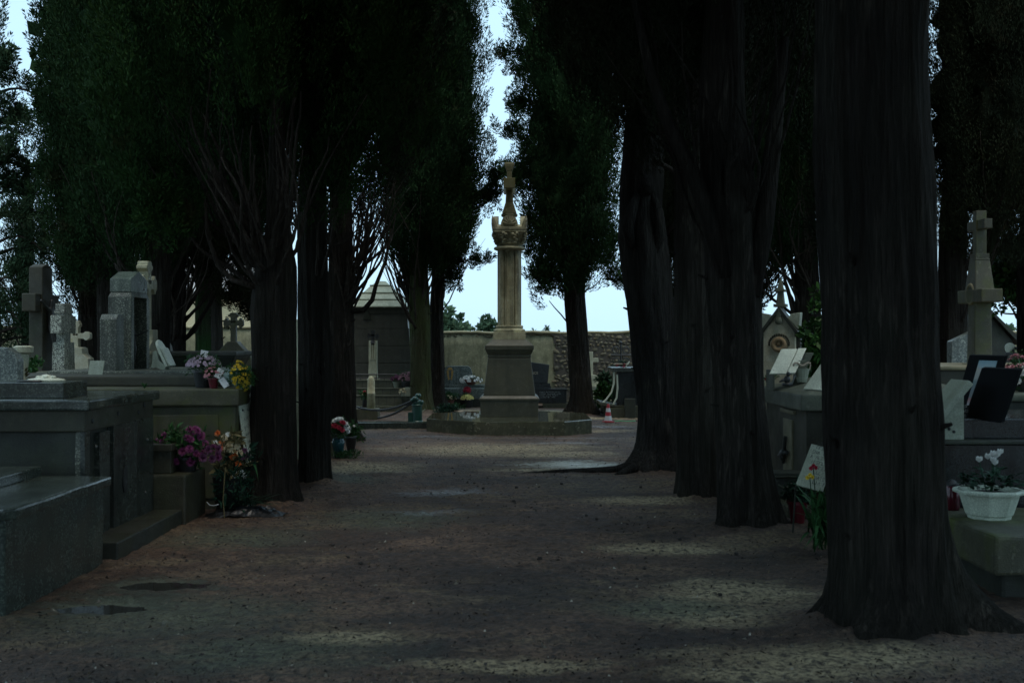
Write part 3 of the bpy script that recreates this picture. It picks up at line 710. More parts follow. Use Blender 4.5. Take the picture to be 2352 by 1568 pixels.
trunk(T, [(.05,0,-.05,.25),(.03,0,.3,.23),(0,0,1.4,.225),(-.04,0,2.6,.22),(0,0,10,.05)], 4, M['bark_moss'], .04, .15, 4, .05,
      fan(34, 1.75, 2.9, .2, 1.15, 4.6, 16, (.014, .034), (PI*.6, PI*1.5))+fan(14, 2.3, 3.2, .2, .9, 4.8, 17))
crown(T, [(3.0,.45),(3.8,1.0),(5.2,1.12),(7.5,1.1),(10,.95),(13,.3)], M['cypress'], 4, 9.6, dens=44, n=46, size=.13, off=(.1, -.1), core=.6, gaps=.04, lump=.26, plume=(.5, 1.1), pw=(.1, .2))
T = tree('dark cypress with loose ragged foliage nearest to the stone column', 1003, 26.6, GA)
trunk(T, [(.08,0,-.05,.2),(.02,0,.4,.16),(0,0,1.5,.16),(.02,0,3,.15),(.2,0,10,.04)], 5, M['bark'], .14, .2, 4, .06,
      fan(16, 2.0, 3.4, .15, 1.0, 4.8, 18, (.012, .028), (-PI*.5, PI*.5))+[([(.1,0,4.0),(.55,-.1,4.5),(1.0,-.1,4.75),(1.35,-.1,4.95),(1.7,-.1,5.2)], [.035,.028,.022,.016,.01]), ([(.1,0,4.3),(.6,0,4.6),(1.1,0,5.2),(1.55,0,5.45)], [.03,.024,.018,.01])])
crown(T, [(3.2,.45),(4.2,.72),(5.5,.8),(7.5,.8),(9.5,.75),(13,.3)], M['cypress'], 5, 9.8, dens=44, n=44, size=.13, off=(.2, 0), core=.5, gaps=.1, lump=.38, plume=(.4, .9), pw=(.1, .2),
      clumps=[(.35,-.1,2.95,.3,.3,20),(.45,-.1,3.35,.26,.24,14),(.92,-.1,3.4,.22,.12,11),(.62,-.1,3.75,.2,.14,9),(1.05,-.1,4.85,.34,.14,24),(1.35,-.1,4.95,.22,.1,12),(1.45,0,5.4,.3,.16,18),(1.8,0,5.25,.22,.12,10),(.75,0,5.6,.3,.3,22),(.6,-.1,4.3,.25,.25,12)])

# --- the row on the side of the hipped tomb
T = tree('huge furrowed cypress trunk with wide root buttresses nearest the camera', 2030, 6.45, GA)
trunk(T, [(.06,0,-.08,.345),(.05,0,.2,.335),(.02,0,.6,.325),(-.02,0,1.5,.315),(-.05,0,2.6,.31),(-.07,0,4.2,.3),(-.05,0,6,.2),(0,0,11,.06)], 6, M['bark'], .05, .14, 6, .05,
      [], n=150, butt=((R(228),.14,.2,.1),(R(345),.42,.24,.24),(R(20),.4,.22,.2),(R(285),.06,.2,.1),(R(262),.07,.14,.1),(R(315),.1,.16,.12),(R(160),.15,.3,.12)))
crown(T, [(3.75,.5),(4.3,1.3),(5.5,2.3),(8,2.3),(12,.3)], M['cypress_dark'], 6, 4.4, dens=26, n=40, size=.1)
T = tree('cypress whose trunk forks into leaning limbs above a smooth dark base', 1716, 9.85, GA)
trunk(T, [(.02,0,-.05,.265),(0,0,.15,.245),(-.03,0,.5,.225),(-.06,0,1.2,.21),(-.12,0,2.0,.225),(-.16,0,2.7,.24),(-.2,0,3.4,.2),(-.2,0,8,.05)], 7, M['bark'], .05, .16, 5, .06,
      [([(-.2,-.1,2.15),(-.34,-.12,2.65),(-.5,-.14,3.05),(-.68,-.14,3.4),(-.86,-.14,3.9),(-1.0,-.1,4.6)], [.1,.085,.065,.055,.045,.03]), ([(.0,-.1,2.0),(.12,-.12,2.6),(.2,-.12,3.3),(.3,-.1,4.2)], [.1,.085,.07,.04])]+fan(12, 2.3, 3.0, .2, .8, 4.4, 19, (.014, .03), (PI*.9, PI*2.1), (-.15, 0)), lm='bark')
crown(T, [(3.2,.5),(3.7,1.15),(4.6,1.5),(6.2,2.0),(8.5,1.8),(12,.3)], M['cypress_dark'], 7, 4.9, dens=36, n=56, off=(-.15, .25), hollow=((R(-110), R(80), 4.0),), clumps=[(.95,.5,2.6,.3,.35,26),(1.0,.5,3.1,.35,.4,26)])
T = tree('straight cypress trunk with flaking bark between the forked and scarred trunks', 1597, 11.75, GA)
trunk(T, [(0,0,-.05,.215),(0,0,.3,.195),(0,0,1.2,.19),(-.03,0,2.6,.2),(-.05,0,4,.15),(0,0,9,.05)], 8, M['bark_flaky'], .04, .14, 5, .06, fan(10, 3.0, 3.6, .18, .8, 4.8, 20))
crown(T, [(3.3,.5),(3.9,1.1),(4.8,1.35),(7.2,1.35),(9,1.0),(12,.3)], M['cypress_dark'], 8, 5.6, dens=34, n=56, off=(-.1, .2))
T = tree('thick old trunk with sawn limb scars and roots creeping over the path', 1502, 14.3, GA)
trunk(T, [(.1,0,-.06,.31),(.11,0,.25,.275),(.1,0,.8,.262),(.02,0,1.5,.275),(-.07,0,2.2,.29),(-.12,0,2.9,.3),(-.14,0,3.2,.255),(-.14,0,4.0,.24),(-.1,0,5.5,.16),(0,0,9,.05)], 9, M['bark_old'], .12, .2, 5, .08,
      [([(-.34,-.3,.07),(-.5,-.34,.03),(-.7,-.35,.012),(-.95,-.33,.0),(-1.2,-.4,-.02)], [.06,.05,.04,.03,.02]), ([(-.28,-.4,.06),(-.42,-.52,.02),(-.55,-.6,-.02)], [.06,.045,.025]), ([(-.45,-.32,.04),(-.8,-.25,.012),(-1.2,-.28,.0),(-1.7,-.38,-.02)], [.04,.033,.027,.015]),
       ([(-.3,-.22,2.75),(-.36,-.3,3.0),(-.3,-.32,3.25),(-.2,-.22,3.5)], [.05,.075,.065,.03]), ([(-.02,-.22,2.7),(.05,-.3,2.95),(.02,-.3,3.2),(-.05,-.2,3.45)], [.05,.07,.06,.03]), ([(-.14,-.25,3.45),(-.14,-.34,3.55),(-.14,-.38,3.62)], [.1,.09,.075]),
       ([(.1,0,2.9),(.5,-.1,3.35),(.9,-.15,3.5)], [.03,.022,.012]), ([(-.1,-.2,3.9),(.2,-.3,3.7),(.55,-.3,3.2)], [.035,.03,.02])], butt=((R(205),.3,.3,.2),(R(240),.2,.2,.18),(R(300),.12,.3,.15)))
crown(T, [(4.2,.45),(4.7,1.0),(5.6,1.25),(8,1.25),(12,.3)], M['cypress_dark'], 9, 6.2, dens=32, n=52, off=(-.25, .1))
T = tree('cypress with a full dark crown standing beside the traffic cone', 1325, 25.3, GA)
trunk(T, [(.16,0,-.05,.3),(.12,0,.3,.25),(.03,0,1.4,.225),(-.03,0,2.6,.225),(-.05,0,4,.2),(0,0,10,.05)], 10, M['bark'], .12, .2, 5, .06,
      [([(-.2,-.1,2.0),(-.36,-.1,2.2),(-.5,-.1,2.35),(-.62,-.1,2.5)], [.018,.015,.012,.008]), ([(-.22,-.08,2.1),(-.26,-.1,2.35),(-.22,-.1,2.7)], [.016,.013,.01])]+fan(14, 2.5, 3.2, .2, .7, 4.4, 22))
crown(T, [(2.5,.4),(3.0,.8),(3.7,1.05),(4.8,1.12),(6.5,1.2),(9,1.2),(11,.9),(13.5,.3)], M['cypress'], 10, 9.8, dens=46, n=46, size=.13, off=(-.13, 0), core=.6, gaps=.03, lump=.24, plume=(.4, .95), pw=(.1, .2),
      clumps=[(-.75,-.2,2.75,.2,.3,16),(-.9,-.2,3.1,.2,.35,14),(.85,-.1,3.0,.2,.22,12),(1.05,-.1,2.85,.16,.18,9),(.8,.1,3.6,.2,.4,16),(-1.25,0,7.6,.3,.3,18),(-1.6,0,7.85,.22,.16,10),(-1.35,0,6.7,.3,.3,18),(-1.5,0,6.15,.25,.2,12),(-1.1,0,5.3,.3,.2,14),(-1.45,-.1,5.15,.25,.16,12),(-1.2,0,8.9,.3,.5,18)])

# --- unseen cypresses added beside and behind the photographer to shade the foreground
for i, (X, Y, lab) in enumerate(((-2.6, 3.2, 'unseen shade cypress added level with the camera on the tomb side'), (2.45, 2.6, 'unseen shade cypress added level with the camera on the planter side'), (-2.6, -.6, 'unseen shade cypress added just behind the camera on the tomb side'), (2.5, -1.2, 'unseen shade cypress added just behind the camera on the planter side'), (-2.6, -4.4, 'unseen shade cypress added further behind the camera on the tomb side'), (2.5, -5, 'unseen shade cypress added further behind the camera on the planter side'),
        (-6.3, 4.4, 'cypress over the graves outside the frame beyond the low granite tomb'), (6.2, 5.6, 'cypress over the graves outside the frame beyond the white planter')
        )):
    T = thing('cypress_tree', lab, 'tree', (X, Y, 0), 0, GA)
    trunk(T, [(0,0,-.05,.3),(0,0,.3,.26),(0,0,2,.24),(0,0,4,.2),(0,0,10,.05)], 60+i, M['bark'], .08, .2, 5, .06)
    crown(T, [(3.6,.6),(4.6,1.7),(5.8,2.5),(8,2.4),(12,.3)], M['cypress_dark'], 60+i, 3.5, dens_hi=14, n=44, core=.7)

# --- trees among the graves
T = tree('columnar cypress with a jagged outer edge against the open sky', 200, 17.0, GB)
trunk(T, [(.3,0,-.05,.16),(.3,0,2,.14),(.2,0,9,.04)], 11, M['bark'], .05, .2)
crown(T, [(2.3,.45),(2.9,.66),(4.5,.68),(6.2,.62),(8,.55),(11.5,.2)], M['cypress'], 11, 7.0, dens=52, n=56, size=.1, core=.3, lump=.2, off=(.05, 0), clumps=[(-.62,0,6.35,.12,.45,22),(-.6,0,5.7,.14,.3,16),(-.65,0,5.0,.2,.3,16),(-.62,0,4.0,.2,.4,20)])
T = tree('tall bushy cypress directly behind the gabled niche stele', 330, 15.5, GB)
trunk(T, [(.2,0,-.05,.17),(.2,0,2,.15),(.2,0,9,.04)], 12, M['bark'], .05, .2, 5, .06, fan(16, 1.5, 2.4, .15, .9, 3.6, 31))
crown(T, [(2.5,.5),(3.1,1.0),(4.5,1.2),(7,1.15),(9,.9),(12,.3)], M['cypress'], 12, 6.6, dens=40, n=56, size=.095, off=(0, .1))
T = tree('dark cypress with spreading bare limbs low over the sarcophagus', 398, 20.0, GB)
trunk(T, [(0,0,-.05,.24),(0,0,.9,.22),(0,0,1.7,.22),(.05,0,3,.14),(0,0,9,.05)], 13, M['bark'], .06, .2, 5, .08, fan(34, 1.45, 2.2, .2, 1.0, 3.6, 32, (.02, .04)))
crown(T, [(2.6,.8),(3.0,1.5),(4.2,1.7),(7,1.5),(10,.9),(12.5,.3)], M['cypress_dark'], 13, 7.4, dens=34, n=50, size=.11, clumps=[(-1.2,-.3,2.5,.3,.2,20),(1.1,-.4,2.4,.3,.3,22)])
T = tree('cypress with a bright green algae stained trunk before the house', 478, 22.0, GB)
trunk(T, [(0,0,-.05,.22),(0,0,1,.2),(-.02,0,2.5,.2),(0,0,9,.05)], 14, M['bark_ivy'], .05, .2, 4, .09, fan(12, 2.0, 2.6, .2, .9, 3.8, 33))
crown(T, [(2.5,.7),(3.0,1.3),(4.5,1.5),(7,1.4),(12,.3)], M['cypress_dark'], 14, 7.8, dens=30, n=50, size=.11, clumps=[(.75,-.4,2.42,.3,.22,26),(.9,-.4,2.1,.16,.22,12)])
T = tree('pale grey cypress trunk beside the green stained one', 500, 21.0, GB)
trunk(T, [(0,0,-.05,.12),(0,0,1,.105),(-.02,0,2.5,.095),(0,0,6,.04)], 15, M['bark_grey'], .02, .2, 4, .05)
crown(T, [(2.6,.4),(3.2,.8),(5,.95),(8,.8),(10,.2)], M['cypress_dark'], 15, 7.4, dens=26, n=44, size=.11, off=(.4, 0), clumps=[(.75,-.1,2.05,.13,.2,12),(.55,-.1,2.35,.3,.16,16)])
T = tree('young cypress with a thin trunk between the granite cross and stele', 226, 24.0, GB)
trunk(T, [(0,0,-.05,.09),(0,0,1.5,.08),(0,0,6,.03)], 16, M['bark'], .03, .2, 4, .05)
crown(T, [(1.9,.3),(2.5,.8),(3.5,1.0),(6,.9),(8,.2)], M['cypress'], 16, 6, dens=24, n=44, size=.12, core=.35, gaps=.15, clumps=[(.1,-.1,1.95,.35,.2,16),(.15,-.1,1.6,.2,.25,8)])
# open conifer with the sky showing through it
T = tree('open branched conifer at the picture edge with sky showing through', -20, 21.0, None, 'conifer_tree', 'tree')
lm = []; rnd = random.Random(8); cl = []
for i in range(30):
    z0 = 1.3+i*.185; a = rnd.uniform(-.9, .9) if i % 3 else rnd.uniform(2, 4.3); Ln = rnd.uniform(.7, 1.25)*(1 if z0 < 5 else max(.35, 1-(z0-5)*.2)); pts = [(Ln*s*math.cos(a), Ln*s*math.sin(a), z0+.25*Ln*math.sin(s*2.6)-.22*s*s) for s in np.linspace(0, 1, 7)]
    lm.append((pts, [.035*(1-.8*s) for s in np.linspace(0, 1, 7)]))
    for k in (2, 3, 4, 5, 6):
        if rnd.random() < .9: cl.append((pts[k][0]+rnd.uniform(-.1, .1), pts[k][1], pts[k][2]+rnd.uniform(-.08, .08), .16, .09, rnd.randint(2, 4) if z0 < 4.2 else rnd.randint(3, 7)))
trunk(T, [(0,0,-.05,.16),(.03,0,2,.13),(.03,0,8,.04)], 17, M['bark_grey'], .05, .2, 4, .05, lm)
crown(T, [(6.4,.1),(6.7,.3),(7.3,.15)], M['pine'], 17, 9, dens=20, n=34, size=.13, core=0, clumps=cl)
T = tree('shaggy dark tree below the conifer letting small sky gaps through', 62, 25.0, GB)
trunk(T, [(0,0,-.05,.14),(0,0,2,.11),(0,0,5,.05)], 18, M['bark'], .05, .2, 4, .05, fan(12, 1.2, 2.4, .1, .8, 3.5, 35, (.014, .03)))
crown(T, [(.6,.3),(1.2,.75),(2.4,.8),(3.5,.7),(5.2,.25)], M['pine'], 18, 6, dens=16, n=40, size=.13, core=.25, gaps=.25, lump=.4)
T = tree('dark cypress behind the big stone cross and granite cross', 205, 22.0, GB)
trunk(T, [(0,0,-.05,.2),(0,0,2,.18),(0,0,8,.05)], 19, M['bark'], .05, .2, 4, .05, fan(14, 1.6, 2.4, .15, .9, 3.6, 36))
crown(T, [(1.9,.35),(2.5,.75),(3.6,.85),(6.5,.75),(10,.3)], M['cypress_dark'], 19, 7.6, dens=32, n=46, size=.11, core=.5, gaps=.05)
# beyond the hipped tomb
T = tree('cypress with a near black crown hanging beside the huge furrowed trunk', 2262, 15.2, GB)
trunk(T, [(-.45,0,-.05,.2),(-.45,0,1.5,.18),(-.42,0,3,.17),(-.3,0,8,.05)], 20, M['bark'], .05, .2, 5, .07, fan(12, 1.7, 2.6, .15, .8, 3.8, 37, (.012, .026), (-1.2, .9), (-.42, 0)))
crown(T, [(2.45,.5),(2.9,.95),(3.8,1.25),(5.2,1.4),(8,1.3),(11,.3)], M['cypress_dark'], 20, 6.6, dens=44, n=56, size=.085, core=.45, gaps=.05, off=(.05, 0))
T = tree('cypress leaning into the frame behind the tall arched cross', 2420, 17.0, GB)
trunk(T, [(-.35,0,-.05,.16),(-.4,0,1.6,.15),(-.3,0,8,.05)], 21, M['bark'], .05, .2, 5, .07, fan(10, 1.6, 2.6, .15, .8, 3.8, 38))
crown(T, [(2.6,.7),(3.2,1.5),(4.5,1.7),(8,1.5),(11,.3)], M['cypress_dark'], 21, 7.0, dens=36, n=50, size=.1, core=.55)
T = tree('low spreading evergreen hanging over the small gabled chapel', 2350, 19.0, None, 'evergreen_tree', 'tree')
trunk(T, [(.1,0,-.05,.13),(.06,0,1.4,.12),(0,0,3.4,.05)], 22, M['bark'], .05, .2, 4, .05, [([(.05,-.1,1.9),(-.1,-.3,1.7),(-.2,-.4,1.3)], [.012,.01,.006])]+fan(8, 1.4, 2.2, .1, .6, 2.9, 39))
rng = np.random.default_rng(5); m = 150
P = rng.normal(0, 1, (m, 3)); P /= np.linalg.norm(P, axis=1, keepdims=True); P = P*np.array([.62, .6, .62])*rng.uniform(.55, 1.05, (m, 1))+np.array([-.08, 0, 2.72]); A = rng.normal(0, .6, (m, 3))+np.array([0, 0, .4]); A /= np.linalg.norm(A, axis=1, keepdims=True)
v, f = quads(sprigs(P, A, rng.uniform(.15, .3, m), rng.uniform(.08, .15, m), 46, .085, rng, .4, 'ball', 2.3)); npmesh('crown', v, f, M['laurel'], T)
T = tree('dark cypress glimpsed between the forked trunk and the huge trunk', 1806, 16.5, GB)
trunk(T, [(.35,0,-.05,.2),(.3,0,1.7,.18),(.2,0,8,.05)], 23, M['bark'], .05, .2, 5, .07, fan(18, 1.6, 2.5, .15, 1.0, 3.7, 40, (.014, .03), (PI*.5, PI*1.6), (.3, 0)))
crown(T, [(2.5,.5),(3.0,.95),(4.2,1.25),(7,1.2),(11,.3)], M['cypress'], 23, 6.4, dens=38, n=54, size=.1, core=.6)
T = tree('cypress crown filling the gap above the stele with a wreath', 1650, 20.0, GB)
trunk(T, [(.5,0,-.05,.2),(.5,0,2,.18),(.3,0,8,.05)], 24, M['bark'], .05, .2, 5, .07, fan(18, 1.9, 2.6, .15, 1.0, 3.7, 41, (.014, .03), (0, 6.28), (.5, 0)))
crown(T, [(1.7,.6),(2.3,1.2),(4.2,1.5),(8,1.4),(11,.3)], M['cypress_dark'], 24, 7.4, dens=40, n=46, size=.12, off=(.0, 0), core=.75, gaps=0)
# shrubs
def shrub(label, x, Y, z0, rx, rz, m, mat, size, seed, n=40, stem=True, name='shrub', cat='shrub', group=None):
    S = thing(name, label, cat, (gx(x, Y), Y, z0), 0, group)
    rng = np.random.default_rng(seed); P = rng.normal(0, 1, (m, 3)); P /= np.linalg.norm(P, axis=1, keepdims=True); P = P*np.array([rx, rx, rz])*rng.uniform(.35, 1.05, (m, 1))+np.array([0, 0, rz*1.08])
    A = rng.normal(0, .6, (m, 3))+np.array([0, 0, .6]); A /= np.linalg.norm(A, axis=1, keepdims=True)
    v, f = quads(sprigs(P, A, rng.uniform(.12, .3, m)*max(.4, min(1, rx*2.2)), rng.uniform(.06, .13, m)*max(.4, min(1, rx*2.2)), n, size, rng, .45, 'ball', 2.3)); npmesh('foliage', v, f, mat, S)
    if stem:
        b = MB(); r2 = random.Random(seed)
        for i in range(9):
            a = r2.uniform(0, 6.28); q = r2.uniform(.2, .75); b.tube([(.03*math.cos(a), .03*math.sin(a), -.03), (rx*q*.5*math.cos(a), rx*q*.5*math.sin(a), rz*.7), (rx*q*math.cos(a), rx*q*math.sin(a), rz*1.6)], [.012, .009, .004], 6)
        obj('stem', b, M['bark'], S, smooth=True)
    return S
shrub('glossy green laurel bush behind the tilted white slabs', 1890, 13.6, .2, .24, .95, 130, M['laurel'], .075, 3)
shrub('round yellowish green bush against the dark box tomb', 1383, 26.2, 0, .17, .29, 60, M['laurel'], .07, 4)
shrub('bluish conifer bush behind the round yellowish bush', 1391, 27.2, .0, .14, .42, 50, M['pine'], .07, 5)
shrub('dark scrubby bush in front of the shaded stretch of wall', 545, 24.5, 0, .5, .5, 60, M['pine'], .09, 6)
# far trees beyond the wall
FT = 'trees far beyond the wall'
shrub('leafy pale green tree beyond the wall beside the mossy trunks', 1032, 62, -.6, 1.0, 1.95, 140, M['far_tree'], .3, 7, 30, True, 'far_tree', 'tree', FT)
shrub('rounded hazy tree far beyond the wall beside the column', 1122, 95, -.8, 1.15, 2.1, 150, M['far_tree'], .3, 8, 30, True, 'far_tree', 'tree', FT)
shrub('low hazy tree crown just above the wall at the column foot', 1104, 93, -.8, 1.1, 1.45, 90, M['far_tree'], .3, 9, 30, True, 'far_tree', 'tree', FT)
def conifer(label, x, Y, h, w_, seed):
    S = thing('far_conifer', label, 'tree', (gx(x, Y), Y, 0), 0, FT); rng = np.random.default_rng(seed)
    m = 40; z = rng.uniform(.2, 1, m)*h; th = rng.uniform(0, 6.28, m); rd = w_*(1-z/h)**.8; P = np.stack([np.zeros(m), np.zeros(m), z], 1); A = np.stack([np.cos(th), np.sin(th), np.full(m, .25)], 1); A /= np.linalg.norm(A, axis=1, keepdims=True)
    v, f = quads(sprigs(P, A, rd+.05, rd*.22+.05, 26, .22, rng)); npmesh('crown', v, f, M['far_tree'], S)
    b = MB(); b.tube([(0,0,-.1),(0,0,h*.5),(0,0,h)], [.12,.08,.02], 7); obj('trunk', b, M['bark'], S, smooth=True)
conifer('tiny spired conifer far beyond the wall between column and trunk', 1254, 95, 2.75, .85, 1)
conifer('narrow young conifer far beyond the wall close to the column', 1227, 95, 2.5, .22, 2)
conifer('small tufted conifer far beyond the wall touching the dark trunk', 1286, 90, 2.35, .4, 3)
conifer('faint conifer between the two hazy far trees', 1085, 110, 2.9, .6, 4)
shrub('pale far tree seen past the eave of the small chapel', 2331, 60, -.5, .6, 1.4, 60, M['far_tree'], .3, 10, 30, True, 'far_tree', 'tree', FT)
# ------------------------------------------------------------------ helpers for graves
def letters(parent, o, u, v, n, lines, h, gap, m, seed=1, name='lettering'):
    """rows of small worn engraved strokes, too worn to read; o = top corner, u along, v down, n outwards"""
    rnd = random.Random(seed); b = MB(); o, u, v, n = Vector(o), Vector(u).normalized(), Vector(v).normalized(), Vector(n).normalized()
    y = 0
    for (x0, ln) in lines:
        x = x0
        while x < x0+ln:
            if rnd.random() < .14: x += h*.7; continue
            wv = h*rnd.uniform(.1, .18); p = o+u*x+v*y+n*.0015
            for (a0, b0, a1, b1) in rnd.choice((((0,0,0,1),(0,0,.5,0)), ((0,0,0,1),(.45,0,.45,1)), ((0,1,.25,0),(.25,0,.5,1)), ((0,0,0,1),(0,.9,.5,.9)), ((0,.0,.5,.0),(0,.5,.4,.5),(0,1,.5,1)), ((.2,0,.2,1),))):
                q0 = p+u*(a0*h)+v*(b0*h*.9); q1 = p+u*(a1*h)+v*(b1*h*.9); d = (q1-q0); s = n.cross(d).normalized()*wv*.5; d = d.normalized()*wv*.5
                q0 -= d*.2; q1 += d*.2
                b.quad(q0-s, q1-s, q1+s, q0+s)
            x += h*.72
        y += gap
    return obj(name, b, m, parent)
def text(parent, s, size, loc, rot, m, name='lettering'):
    c = bpy.data.curves.new(name, 'FONT'); c.body = s; c.size = size; c.extrude = .0015; c.align_x = 'CENTER'
    t_ = bpy.data.objects.new('tmp', c); col.objects.link(t_); bpy.context.view_layer.update()
    me = bpy.data.meshes.new_from_object(t_.evaluated_get(bpy.context.evaluated_depsgraph_get())); bpy.data.objects.remove(t_); bpy.data.curves.remove(c)
    me.materials.clear(); me.materials.append(m); o = link(name, me, parent, loc); o.rotation_euler = rot; return o
def heads(b, pts, r, rnd, petals=16, up=.4):
    """flower heads of overlapping petals"""
    for (p, d) in pts:
        p = Vector(p); d = Vector(d).normalized(); u = d.orthogonal().normalized(); w_ = d.cross(u)
        for ring, (tilt, cnt, ln) in enumerate(((-.25, petals//2, .95), (.15, petals, 1.0), (.5, int(petals*.8), .9), (.85, int(petals*.6), .75), (1.2, max(4, petals//3), .6))):
            for i in range(cnt):
                a = 2*PI*i/cnt+ring*.3+rnd.uniform(-.12, .12); e = (u*math.cos(a)+w_*math.sin(a))*math.cos(tilt)+d*math.sin(tilt); s = d.cross(e).normalized(); L_ = r*ln*rnd.uniform(.85, 1.1); k = L_*min(.2, 2.4/petals)
                b.quad(p, p+e*L_*.55+s*k, p+e*L_+d*r*.08, p+e*L_*.55-s*k)
def dome(rnd, n, rx, rz, c=(0,0,0), lo=-.1, ry=None):
    out = []
    for i in range(n):
        t = rnd.uniform(0, 2*PI); q = rnd.uniform(lo, 1); s = math.sqrt(max(0, 1-q*q)); p = Vector((rx*s*math.cos(t), (ry or rx)*s*math.sin(t), rz*q)); out.append((p+Vector(c), (p.x, p.y, p.z*1.2+.3*rx)))
    return out
def green(parent, m, c, rx, rz, cnt, size, seed, n=24, ry=None, name='foliage', up=.5, spread=.6):
    rng = np.random.default_rng(seed); P = rng.normal(0, .42, (cnt, 3))*np.array([rx, ry or rx, rz])+np.array(c); A = rng.normal(0, spread, (cnt, 3))+np.array([0, 0, .6]); A /= np.linalg.norm(A, axis=1, keepdims=True)
    v, f = quads(sprigs(P, A, rng.uniform(.03, .1, cnt)*(1+rx), rng.uniform(.02, .05, cnt)*(1+rx), n, size, rng, up, 'ball')); return npmesh(name, v, f, m, parent)
def pot_mesh(r0, r1, h, rim=.008, n=20): return MB().lathe([(r0, 0), (r1*.97, h*.86), (r1*.97, h*.86), (r1+rim, h*.87), (r1+rim, h), (r1-.004, h), (r1*.9, h*.86), (.001, h*.85)], n)
def potplant(label, loc, r0, r1, h, potm, petal_m, rx, rz, nh, hr, seed, leafm='leaf', cat='potted flowers', name='flower_pot', cz=None, tilt=None, petals=14, greenn=40, lo=-.1, leaf=.03):
    T = thing(name, label, cat, loc); rnd = random.Random(seed)
    obj('pot', pot_mesh(r0, r1, h), M[potm], T, smooth=False)
    cz = h*1.0 if cz is None else cz
    green(T, M[leafm], (0, 0, cz+rz*.25), rx*.9, rz*.7, greenn, leaf, seed)
    if nh:
        b = MB(); heads(b, dome(rnd, nh, rx, rz, (0, 0, cz), lo), hr, rnd, petals); obj('blossoms', b, M[petal_m], T)
    if tilt: T.rotation_euler = tilt
    return T
def leaves(parent, items, m, name='leaves'):
    """strap leaves: (base, tip, width, droop)"""
    b = MB()
    for (p, q, wd, dr) in items:
        p, q = Vector(p), Vector(q); d = q-p; s = d.cross(Vector((0, 0, 1))); s = s.normalized() if s.length > 1e-5 else Vector((1, 0, 0)); n_ = 6; pr = None
        for k in range(n_+1):
            t = k/n_; c = p+d*t+Vector((0, 0, dr*4*t*(1-t))); w_ = wd*(math.sin(PI*(.12+.88*t)))*.5; cur = (c-s*w_, c+Vector((0, 0, -w_*.3)), c+s*w_)
            if pr: b.quad(pr[0], pr[1], cur[1], cur[0]); b.quad(pr[1], pr[2], cur[2], cur[1])
            pr = cur
    return obj(name, b, m, parent)
def body(parent, joints, bones, m, scale=1.0, name='figure'):
    """one continuous skinned figure"""
    me = bpy.data.meshes.new(name); me.from_pydata([tuple(Vector(p)*scale) for p, r in joints], bones, [])
    o = link(name, me, parent); o.modifiers.new('skin', 'SKIN')
    for i, (p, r) in enumerate(joints): me.skin_vertices[0].data[i].radius = (r*scale, r*scale)
    me.skin_vertices[0].data[0].use_root = True
    s = o.modifiers.new('sub', 'SUBSURF'); s.levels = s.render_levels = 2
    me.materials.append(m); return o
CORPUS = [((0,0,0), .07), ((0,0,.16), .075), ((0,0,.3), .09), ((0,0,.4), .045), ((0,-.02,.5), .06), ((0,-.02,.58), .04),
          ((.12,0,.36), .04), ((.3,0,.43), .03), ((.47,0,.52), .024), ((.52,0,.54), .025), ((-.12,0,.36), .04), ((-.3,0,.43), .03), ((-.47,0,.52), .024), ((-.52,0,.54), .025),
          ((.06,-.02,-.1), .058), ((.05,-.07,-.32), .042), ((.02,-.02,-.56), .03), ((.02,-.07,-.63), .025), ((-.06,-.02,-.1), .058), ((-.05,-.07,-.32), .042), ((-.02,-.02,-.55), .03), ((-.02,-.07,-.62), .025)]
CORPUS_B = [(0,1),(1,2),(2,3),(3,4),(4,5),(2,6),(6,7),(7,8),(8,9),(2,10),(10,11),(11,12),(12,13),(0,14),(14,15),(15,16),(16,17),(0,18),(18,19),(19,20),(20,21)]

# ================================================================== the stone column
C = thing('memorial_column', 'tall weathered stone column with crowned capital and cross on a tapered pedestal', 'monument', (gx(1170, 21.3), 21.3, 0))
b = MB(); pts = [(-.6,-1.78),(.95,-1.78),(1.46,-1.2),(1.46,.55),(.65,1.25),(-.65,1.25),(-1.48,.5),(-1.48,-.95)]
b.prism(pts, -.05, .225, 'xy'); obj('slab', b, M['wet_slab'], C, .014)
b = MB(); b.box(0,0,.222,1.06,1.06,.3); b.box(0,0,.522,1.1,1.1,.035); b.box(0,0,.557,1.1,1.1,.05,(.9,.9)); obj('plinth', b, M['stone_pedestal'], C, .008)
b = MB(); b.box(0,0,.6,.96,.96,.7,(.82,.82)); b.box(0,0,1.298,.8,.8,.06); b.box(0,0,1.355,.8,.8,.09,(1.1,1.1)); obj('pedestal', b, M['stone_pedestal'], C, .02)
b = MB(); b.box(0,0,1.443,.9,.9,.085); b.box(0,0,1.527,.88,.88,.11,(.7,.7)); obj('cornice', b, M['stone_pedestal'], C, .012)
b = MB(); b.box(0,0,1.635,.6,.6,.14); b.lathe([(.29,1.774),(.3,1.8),(.29,1.825),(.25,1.84),(.255,1.86),(.262,1.88),(.245,1.9)], 32); obj('shaft_base', b, M['stone_column'], C, .008, smooth=False)
